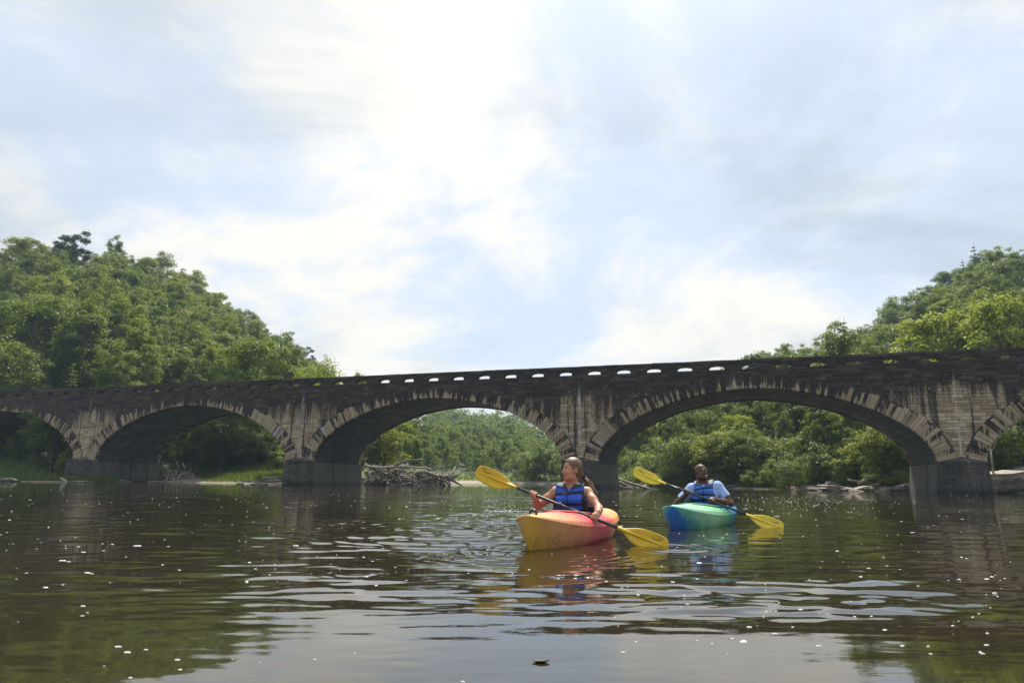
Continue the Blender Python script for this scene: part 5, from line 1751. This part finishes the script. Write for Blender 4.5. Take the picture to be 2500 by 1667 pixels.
M_DRIFTD = mat_bark('dark_driftwood', (.045, .038, .03), (.16, .135, .105))
M_SILT = plain('silt', (.04, .034, .026), .95, .5, 6, .8)
def driftwood():
    pr = random.Random(21)
    # jam 1: beside the first pier
    g1 = 'logs of the small jam under the second arch from the left'
    l1 = 'grey log tangled in the small driftwood jam beside the far left pier'
    Y = 73.0
    def P(px, py, dy=0.0): return at(px, py, Y + dy)
    for k in range(44):
        px = pr.uniform(396, 482); up = pr.uniform(0, 1)
        top = 1134 + 26 * ((px - 396) / 90) ** 1.3
        b = P(px + pr.uniform(-10, 12), 1180, pr.uniform(-1.2, 1.6)); b.z = pr.uniform(-.1, .25)
        a = P(px + pr.uniform(-22, 22), pr.uniform(top, 1166), pr.uniform(-.6, 1.6))
        make_log(b, a, pr.uniform(.07, .16), pr.uniform(.05, .10), l1, g1, 1, pr, M_BLEACH if k % 3 else None)
    for px0, py0, px1, py1, r in ((404, 1176, 411, 1156, .09), (429, 1177, 419, 1160, .09), (452, 1178, 463, 1160, .09), (476, 1178, 468, 1164, .10)):
        a = P(px0, py0, -1.7); a.z = -.1
        make_log(a, P(px1, py1, -1.3), r, r * .8, 'bleached prop-like log at the water edge of the small driftwood jam', 'bleached logs of the small jam', 1, pr, M_DEAD)
    make_log(P(436, 1140, .2), P(428, 1121, .2), .07, .03, 'short bleached stick standing up from the small driftwood jam', None, 0, pr, M_DEAD)
    make_log(P(452, 1142, .2), P(445, 1131, .2), .13, .10, 'pale stump end sticking out of the top of the small driftwood jam', None, 0, pr, M_DEAD)
    # jam 2: the big one behind the second pier
    Y = 66.0
    g2 = 'logs of the big jam under the middle arch'
    l2 = 'grey log tangled in the big driftwood jam under the middle arch'
    for k in range(84):
        px = pr.uniform(886, 1082); f = (px - 886) / 196
        top = 1134 + 26 * f ** .8
        a = P(px, pr.uniform(top, 1184), pr.uniform(-1.8, 2.2)); a.z = max(a.z, .02)
        ang = pr.gauss(-.15, .55); L = pr.choice((.7, 1.1, 1.7, 2.6, 3.4)) * pr.uniform(.8, 1.2)
        b = a + Vector((L * math.cos(ang) * pr.choice((1, 1, -1)), pr.uniform(-.9, .9), L * math.sin(ang) * .75)); b.z = max(b.z, -.05)
        if not 880 < project(b)[0] < 1112 or project(b)[1] < 1126: continue
        r = pr.choice((.05, .07, .1, .14, .2)) * pr.uniform(.8, 1.2)
        make_log(a, b, r, r * pr.uniform(.35, .8), l2, g2, pr.choice((0, 1, 2)), pr, M_DRIFTD if pr.random() < .55 else None, pr.uniform(-.1, .1), .22)
    # silt and rotten bark packed behind the logs
    for lb, x0, x1, yy, t0, t1 in (('dark heap of silt and rotten wood inside the big driftwood jam', 890, 1086, 67.0, 1144, 1168), ('dark heap of silt and rotten wood inside the small driftwood jam', 396, 470, 74.2, 1140, 1162)):
        a, b = at(x0, 1180, yy), at(x1, 1180, yy); n = 26; V = []; F = []
        for i in range(n):
            f = i / (n - 1); px = x0 + (x1 - x0) * f
            zt = at(px, t0 + (t1 - t0) * f, yy).z * (math.sin(math.pi * min(1, f * 1.0 + .02)) ** .35)
            for j in range(9):
                g = j / 8; V.append((a.x + (b.x - a.x) * f + pr.uniform(-.1, .1), yy - 1.7 + 3.4 * g, -.2 + (zt + .2) * math.sin(math.pi * g) ** .8 * pr.uniform(.75, 1.05)))
        for i in range(n - 1):
            for j in range(8): F.append((i * 9 + j, (i + 1) * 9 + j, (i + 1) * 9 + j + 1, i * 9 + j + 1))
        o = obj('debris_heap', np_mesh('debris_heap', np.array(V), F, M_SILT)); tag(o, lb, 'debris', kind='stuff')
    make_log(P(944, 1144, -.6), P(1034, 1121, -.6), .12, .07, 'long dark log rising across the top of the big driftwood jam', None, 1, pr, None, -.25, .05)
    make_log(P(890, 1132, -.8), P(980, 1172, -1.2), .13, .10, 'long log slanting down the front of the big driftwood jam', None, 1, pr, None, .1, .05)
    make_log(P(905, 1139, -1), P(1042, 1142, -.4), .11, .08, 'straight level log lying along the top of the big driftwood jam', None, 1, pr, M_DEAD, 0, .04)
    a = P(1012, 1187, -1.8); a.z = -.2
    make_log(a, P(1010, 1150, -1.6), .13, .09, 'bleached upright log standing in front of the big driftwood jam', None, 1, pr, M_DEAD, 0, .03)
    a = P(977, 1178, -1.8); make_log(a, P(971, 1150, -1.6), .08, .06, 'thin bleached stick leaning on the front of the big driftwood jam', None, 0, pr, M_DEAD, 0, .03)
    # root mass at the right end
    c = P(1098, 1168, -.4); c.z = .7
    mb = MB()
    for k, (px, py, r) in enumerate(((1112, 1138, .13), (1140, 1142, .09), (1075, 1150, .12), (1130, 1186, .12), (1100, 1187, .11), (1070, 1180, .14), (1124, 1158, .08), (1060, 1160, .15))):
        e_ = P(px, py, pr.uniform(-1, .4)) - c
        mb.tube([Vector((0, 0, 0)), e_ * .4 + Vector((pr.uniform(-.1, .1), 0, pr.uniform(-.1, .1))), e_], [.24, r, r * .35], 8)
    o = mb.build('root_stump', M_DRIFT, None, True); o.location = c
    tag(o, 'upturned root stump with spread arms at the river end of the big driftwood jam', 'stump')
    # twigs and flotsam packed into both jams
    mb = MB()
    for px0, px1, yy, n in ((394, 482, 73.2, 150), (888, 1085, 66.3, 330)):
        for k in range(n):
            px = pr.uniform(px0, px1); f = (px - px0) / (px1 - px0)
            top = 1134 + 26 * f
            a = at(px, pr.uniform(top, 1182), yy + pr.uniform(-1.3, 2.0)); a.z = max(a.z, .02)
            d = Vector((pr.uniform(-1, 1), pr.uniform(-1, 1), pr.uniform(-.5, .5))).normalized() * pr.uniform(.4, 1.3)
            mb.tube([a, a + d * .5 + Vector((0, 0, pr.uniform(-.08, .08))), a + d], [.035, .028, .010], 4, cap=False)
    o = mb.build('driftwood_twigs', M_DRIFT, None); tag(o, 'tangle of small twigs packed into the driftwood jams', 'twigs', kind='stuff')
    # logs beside the third pier
    for (x0, y0, x1, y1, Yl, r, lb) in ((1509, 1170, 1590, 1194, 56.5, .12, 'long straight log slanting into the water beside the woman\'s pier'),
                                        (1510, 1176, 1548, 1193, 56.2, .11, 'shorter log sloping into the water beside the woman\'s pier'),
                                        (1512, 1190, 1545, 1192, 56.0, .10, 'dark log lying in the water at the foot of the woman\'s pier'),
                                        (1560, 1184, 1583, 1173, 57.5, .09, 'dark log rising behind the slanting logs under the raised blade'),
                                        (1575, 1192, 1607, 1194, 56.5, .06, 'thin dark stick floating beyond the slanting logs'),
                                        (1520, 1178, 1560, 1182, 57.2, .07, 'thin pale branch lying across the slanting logs')):
        make_log(at(x0, y0, Yl + .6), at(x1, y1, Yl), r, r * .7, lb, None, 1, pr, M_DEAD if 'straight' in lb or 'pale' in lb else None, 0, .03)
    # fallen trunk on the rocky bank, logs left of the second pier, drift by the far left bank
    make_log(at(2096, 1180, 57), at(2168, 1160, 58), .13, .09, 'fallen grey trunk lying above the flat rocks near the right pier', None, 3, pr, None, -.2, .05)
    make_log(at(2070, 1170, 59), at(2112, 1178, 58), .07, .04, 'dark bough beside the fallen trunk on the rocky bank', None, 2, pr)
    make_log(at(2125, 1184, 56.5), at(2150, 1181, 56.5), .06, .04, 'short pale branch on the flat rocks', None, 2, pr, M_DEAD)
    make_log(at(640, 1166, 60), at(690, 1164, 60.5), .11, .10, 'pale log resting against the left side of the second pier', None, 0, pr, M_DEAD, 0, .02)
    make_log(at(648, 1174, 60.3), at(692, 1172, 60), .17, .15, 'thick dark log lying below the pale one at the second pier', None, 0, pr, None, 0, .02)
    make_log(at(590, 1174, 60), at(640, 1176, 60), .10, .07, 'dark driftwood log lying on the gravel between the two left piers', None, 1, pr, None, 0, .03)
    make_log(at(150, 1168, 60.6), at(164, 1176, 60.2), .11, .07, 'pale log end sticking out of the grassy bank at far left', None, 0, pr, M_DEAD, 0, .02)
    make_log(at(360, 1176, 65), at(398, 1174, 65.5), .05, .03, 'thin bleached branch floating at the foot of the far left pier', None, 0, pr, M_DEAD, 0, .03)
driftwood()

def dead_trees():
    pr = random.Random(6)
    for px0, py0, px1, py1, Y, r, lb in ((1600, 1140, 1583, 1078, 95, .14, 'pale dead trunk leaning on the bank behind the woman'),
                                         (2062, 1072, 2040, 1030, 76, .08, 'thin bare white trunk leaning in the wide arch near the right pier'),
                                         (2421, 1115, 2417, 1085, 50.5, .07, 'short white dead stem beside the right pier'),
                                         (583, 1105, 594, 1060, 82, .12, 'pale slender trunk inside the second arch from the left'),
                                         (568, 1070, 572, 1020, 83, .09, 'upright pale stem standing inside the second arch from the left'),
                                         (222, 850, 214, 778, 118, .16, 'bare grey forked tree among the green on the left hill')):
        a, b = at(px0, py0, Y), at(px1, py1, Y + .6)
        mb = MB(); mid = (a + b) / 2
        pts = [p - mid for p in log_pts(a, b, 0, .03, 6, pr)]
        zg = float(ground_z(a.x, a.y)) - .3          # rooted in the ground, hidden by the growth in front
        foot = Vector((a.x - (b.x - a.x) * .15, a.y, min(zg, a.z - .1))) - mid
        mb.tube([foot] + pts, [r * 1.25] + [r * (1 - .7 * i / 5) for i in range(6)], 7)
        root = empty('dead_tree', tuple(a)); tag(root, lb, 'dead tree')
        t = mb.build('trunk', M_DEAD if 'grey' not in lb else M_PALEBARK, root, True); t.location = mid - a
        n = 8 if 'forked' in lb else 4
        for k in range(n):
            i = pr.randrange(2, 6); p = pts[i] + (mid - a); s = MB()
            d = Vector((pr.uniform(-1, 1), pr.uniform(-.6, .6), pr.uniform(.2, 1.1))).normalized() * pr.uniform(.8, 2.6) * (1.4 if n == 8 else .6)
            s.tube([p, p + d * .5 + Vector((0, 0, -.08)), p + d], [r * .35, r * .22, r * .06], 5)
            s.build('branch', M_DEAD if 'grey' not in lb else M_PALEBARK, root, True)
dead_trees()

def mat_rock(name, a, b, c):
    t = NT(name)
    P = t.n('ShaderNodeTexCoord').outputs['Object']
    n = t.noise(t.map(P, (1, 1, 3.5)), 1.6, 7, .65); f = t.noise(P, 14, 5, .65)
    col = t.mix(t.rng(n, .32, .68), a, b); col = t.mix(t.rng(f, .55, .75, 0, .6), col, c)
    sep = t.n('ShaderNodeSeparateXYZ'); t.put(sep.inputs[0], t.n('ShaderNodeNewGeometry').outputs['Position'])
    col = t.mix(t.rng(sep.outputs[2], .16, .05, 0, .7), col, (.03, .027, .022))
    return t.done(t.principled(col, .9, t.bump(t.math('ADD', n, t.math('MULTIPLY', f, .5)), .8, .06)))
M_ROCK = mat_rock('pale_sandstone_rock', (.20, .17, .13), (.40, .355, .29), (.12, .10, .085))
M_ROCKD = mat_rock('dark_wet_rock', (.06, .052, .045), (.17, .145, .12), (.03, .028, .026))
def rock_mesh(seed, sx, sy, sz, mat, sharp=.6):
    rng = np.random.RandomState(seed)
    n = 10
    g = np.linspace(-1, 1, n)
    V = {}; L = []; F = []
    def vid(p):
        k = tuple(np.round(p, 4))
        if k not in V: V[k] = len(L); L.append(p)
        return V[k]
    for ax in range(3):
        for sg in (-1, 1):
            for i in range(n - 1):
                for j in range(n - 1):
                    q = []
                    for a, b in ((g[i], g[j]), (g[i + 1], g[j]), (g[i + 1], g[j + 1]), (g[i], g[j + 1])):
                        p = np.zeros(3); p[ax] = sg; p[(ax + 1) % 3] = a; p[(ax + 2) % 3] = b; q.append(vid(p))
                    F.append(tuple(q) if sg > 0 else tuple(q[::-1]))
    P = np.array(L)
    r = np.linalg.norm(P, axis=1, keepdims=True)
    P = P * (1 - sharp * .55) + P / r * 1.15 * sharp * .55
    for _ in range(9):                       # facets: clip by random planes
        d = rng.normal(size=3); d /= np.linalg.norm(d); h = rng.uniform(.72, 1.0)
        ex = np.maximum(P @ d - h, 0); P = P - ex[:, None] * d * .85
    nz = vnoise(P[:, 0] * 2.2 + seed, P[:, 1] * 2.2 + P[:, 2] * 1.7, seed) - .5
    st = np.floor(P[:, 2] * 3.2 + seed) % 2
    P = P * (1 + .16 * nz[:, None]); P[:, :2] *= (1 - .05 * st)[:, None]
    P = P * np.array([sx, sy, sz]) / 1.0
    return np_mesh('rock', P, F, mat, False)
def rocks():
    L = [ # px0, px1, py_top, py_bot, Y, depth, material, tilt, label
     (2002, 2084, 1184, 1197, 58.0, 1.3, 0, .04, 'long flat pale slab of rock at the water edge under the wide arch'),
     (2078, 2146, 1186, 1198, 57.2, 1.2, 0, -.02, 'flat grey slab next to the long pale one, nearer the right pier'),
     (2074, 2112, 1195, 1200, 56.0, .7, 0, 0, 'thin white slab awash in front of the flat rocks'),
     (2142, 2178, 1185, 1198, 56.6, 1.0, 0, .05, 'pale blocky rock between the flat slabs and the dark boulder'),
     (2180, 2222, 1180, 1200, 55.2, 1.2, 1, -.1, 'dark undercut boulder touching the right pier under the wide arch'),
     (2016, 2044, 1177, 1186, 60.0, .8, 1, .35, 'tilted rock rising behind the end of the long pale slab'),
     (1966, 2008, 1189, 1196, 61.0, .8, 1, 0, 'low dark rock shelf left of the flat slabs'),
     (2404, 2496, 1150, 1206, 51.5, 2.2, 0, -.16, 'big tilted boulder to the right of the right pier'),
     (2478, 2530, 1140, 1180, 53.5, 2.0, 0, -.2, 'pale boulder above the big tilted one at the right edge'),
     (2480, 2530, 1200, 1209, 49.5, .9, 0, 0, 'low flat rock in the water at the right edge'),
     (0, 46, 1167, 1176, 60.3, .8, 1, 0, 'low dark rock in the grass edge at far left'),
     (182, 222, 1172, 1178, 60.2, .6, 0, .05, 'flat grey stone at the water edge in front of the far left pier'),
     (576, 592, 1178, 1184, 57.8, .4, 0, 0, 'small pale stone at the gravel edge between the left piers'),
     (610, 650, 1180, 1185, 57.6, .5, 0, 0, 'flat tan stone awash near the second pier'),
     (1760, 1800, 1184, 1190, 68.5, .7, 1, 0, 'low rock on the bank behind the man'),
     (1062, 1110, 1176, 1184, 106, 1.2, 0, 0, 'pale stone ledge on the far sandbar beyond the stump'),
     (1340, 1380, 1178, 1186, 100, 1.2, 1, 0, 'dark ledge on the far sandbar beside the woman')]
    for k, (x0, x1, yt, yb, Y, dep, m, tilt, lb) in enumerate(L):
        a, b = at(x0, yb, Y), at(x1, yb, Y); zt = at((x0 + x1) / 2, yt, Y).z
        zb = -.25
        me = rock_mesh(40 + k, (b.x - a.x) / 2, dep, (zt - zb) / 2, (M_ROCK, M_ROCKD)[m], .5)
        o = obj('rock', me, None, ((a.x + b.x) / 2, Y, (zt + zb) / 2)); o.rotation_euler = (0, tilt, .1 * math.sin(k * 2.1))
        tag(o, lb, 'rock')
rocks()

def grass():
    rng = np.random.RandomState(3)
    V = []; F = []
    def patch(n, px0, px1, d_lo, d_hi, h0, h1, w=.035):
        for _ in range(n):
            px = rng.uniform(px0, px1); a = azi(px); d0 = float(np.interp(a, _LA, _LD0))
            Y = d0 + rng.uniform(d_lo, d_hi); x = a * Y
            z = float(ground_z(x, Y)); h = rng.uniform(h0, h1)
            if z < .0: continue
            th = rng.uniform(0, 6.28); dx, dy = math.cos(th) * w, math.sin(th) * w
            lx, ly = rng.normal(0, .25, 2) * h
            b = len(V)
            V.extend([(x - dx, Y - dy, z - .03), (x + dx, Y + dy, z - .03), (x + dx * .6 + lx * .4, Y + dy * .6 + ly * .4, z + h * .6), (x - dx * .6 + lx * .4, Y - dy * .6 + ly * .4, z + h * .6), (x + lx, Y + ly, z + h)])
            F.append((b, b + 1, b + 2, b + 3)); F.append((b + 3, b + 2, b + 4))
    patch(5200, -40, 292, .1, 3.5, .18, .5); patch(900, -40, 300, 4, 12, .4, .9)
    patch(4200, 480, 700, 3.5, 14, .25, .7); patch(1500, 500, 690, 1.2, 4, .12, .35); patch(2200, 2150, 2225, 2.2, 6.0, .2, .55); patch(2600, 2405, 2540, 2.6, 10, .25, .7)
    patch(1400, 1800, 1910, .6, 3.0, .15, .4); patch(900, 1520, 1800, 2, 6, .2, .6); patch(600, 1050, 1400, 4, 9, .4, .9, .07)
    o = obj('grass', np_mesh('grass', np.array(V), F, M_GRASS)); tag(o, 'bright green grass along the river banks', 'grass', kind='stuff')
M_GRASS = mat_leaf('bank_grass', (.085, .14, .018), (.11, .165, .02), (.13, .17, .025), .4)
grass()

def foam():
    rng = np.random.RandomState(8)
    pts = []
    def add(px, py, r): 
        p = on_water(px, py); pts.append((p.x, p.y, r))
    for _ in range(520):                     # far band: foam flecks, also standing in for glints on the ripples
        px = rng.uniform(-20, 2520); y = 1182 + .0107 * (px - 1250) + abs(rng.normal(0, 1)) * 38 + 10
        if y < 1345: add(px, y, rng.uniform(.003, .010))
    for _ in range(300):                      # thicker drift right of the man, doubling as painted sparkle, and left of the woman
        px = rng.normal(1930, 120); py = rng.normal(1222, 14); add(px, py, rng.uniform(.004, .011))
    for _ in range(160):
        add(rng.normal(1230, 50), rng.normal(1238, 18), rng.uniform(.003, .008))
    for _ in range(170):
        add(rng.uniform(-20, 2520), rng.uniform(1260, 1420), rng.uniform(.002, .0065) * (1 + 1.2 * (rng.rand() < .08)))
    for _ in range(60):
        add(rng.uniform(1500, 2500), rng.uniform(1400, 1600), rng.uniform(.0015, .0055))
    for _ in range(16):
        add(rng.uniform(0, 1000), rng.uniform(1400, 1660), rng.uniform(.0012, .004))
    for px, py, r in ((289, 1578, .012), (311, 1591, .013), (356, 1585, .008), (433, 1609, .009), (202, 1479, .013), (111, 1434, .018), (212, 1399, .02), (152, 1368, .024), (335, 1332, .03), (722, 1330, .028), (2272, 1595, .007), (1830, 1530, .012), (918, 1427, .014), (1130, 1662, .006)): add(px, py, r * .45)
    A = np.array(pts)
    dres = np.maximum(A[:, 1] * .0053, A[:, 1] * .0033) * 1.15
    Z = wave_height(A[:, 0], A[:, 1], dres) * smooth01((34 - A[:, 1]) / 8)
    V = []; F = []
    for (x, y, r), z in zip(A, Z):
        k = 7; b = len(V); el = rng.uniform(1.2, 3.2)
        h = min(.004, r * .25)
        ang = rng.uniform(0, 6.28)
        for ring, (f, zz) in enumerate(((1.0, -.002), (.7, h))):
            for i in range(k):
                t = 2 * math.pi * i / k + ang; q = r * f * rng.uniform(.8, 1.15)
                V.append((x + q * el * math.cos(t), y + q * math.sin(t), z + zz + .001))
        V.append((x, y, z + h * 1.15))
        for i in range(k):
            j = (i + 1) % k; F.append((b + i, b + j, b + k + j, b + k + i)); F.append((b + k + i, b + k + j, b + 2 * k))
    o = obj('foam_and_glint_flecks', np_mesh('foam_and_glint_flecks', np.array(V), F, plain('white_foam_and_glint', (.58, .58, .56), .6, .2, 30), True))
    tag(o, 'small white flecks on the water, part foam and part painted sparkle', 'foam', kind='stuff')
foam()
def small_bits():
    # a brown leaf afloat near the bottom edge
    p = on_water(1320, 1615)
    z0 = float(wave_height(np.array([p.x]), np.array([p.y]), np.array([.01]))[0])
    V = []; F = []
    n = 8
    for i in range(n + 1):
        t = i / n; w = .016 * math.sin(math.pi * t) ** .8
        for s in (-1, 0, 1): V.append(((t - .5) * .062, s * w, .002 + .010 * abs(s) * math.sin(3 * t) + .004 * (t - .5) ** 2 * 8))
    for i in range(n):
        for s in (0, 1): F.append((i * 3 + s, (i + 1) * 3 + s, (i + 1) * 3 + s + 1, i * 3 + s + 1))
    o = obj('floating_leaf', np_mesh('floating_leaf', np.array(V), F, plain('dead_leaf', (.055, .045, .035), .7), True), None, (p.x, p.y, z0 - .004))
    tag(o, 'curled dark leaf floating near the bottom edge of the picture', 'leaf')
    # drips falling from the raised blade
    mb = MB()
    for px, py, r in ((1190, 1187, .0022), (1189, 1195, .005), (1190, 1181, .0018)):
        c = at(px, py, 7.2)
        mb.tube([c + Vector((0, 0, r * 1.6)), c + Vector((0, 0, r * .6)), c, c - Vector((0, 0, r))], [r * .15, r * .7, r, r * .3], 8)
    o = mb.build('water_drips', plain('water_drop', (.75, .78, .8), .05), None, True); tag(o, 'drips falling from the woman\'s raised blade', 'drips', kind='stuff')
small_bits()
# ================================================================ haze between the hills
def make_haze():
    x0, x1, y0, y1, z0, z1 = -1000, 1000, -500, 1000, -3.0, 110
    V = [(x, y, z) for z in (z0, z1) for y in (y0, y1) for x in (x0, x1)]
    F = [(0, 2, 3, 1), (4, 5, 7, 6), (0, 1, 5, 4), (2, 6, 7, 3), (0, 4, 6, 2), (1, 3, 7, 5)]
    m = bpy.data.materials.new('damp_air'); m.use_nodes = True
    nt = m.node_tree; nt.nodes.clear()
    out = nt.nodes.new('ShaderNodeOutputMaterial'); v = nt.nodes.new('ShaderNodeVolumePrincipled')
    v.inputs['Color'].default_value = (.58, .77, 1.0, 1); v.inputs['Density'].default_value = .00034
    v.inputs['Anisotropy'].default_value = 0.0
    nt.links.new(v.outputs[0], out.inputs['Volume'])
    m.cycles.homogeneous_volume = True
    o = obj('haze', np_mesh('haze', np.array(V, float), F, m))
    tag(o, 'thin bluish haze filling the river valley', kind='stuff')
make_haze()
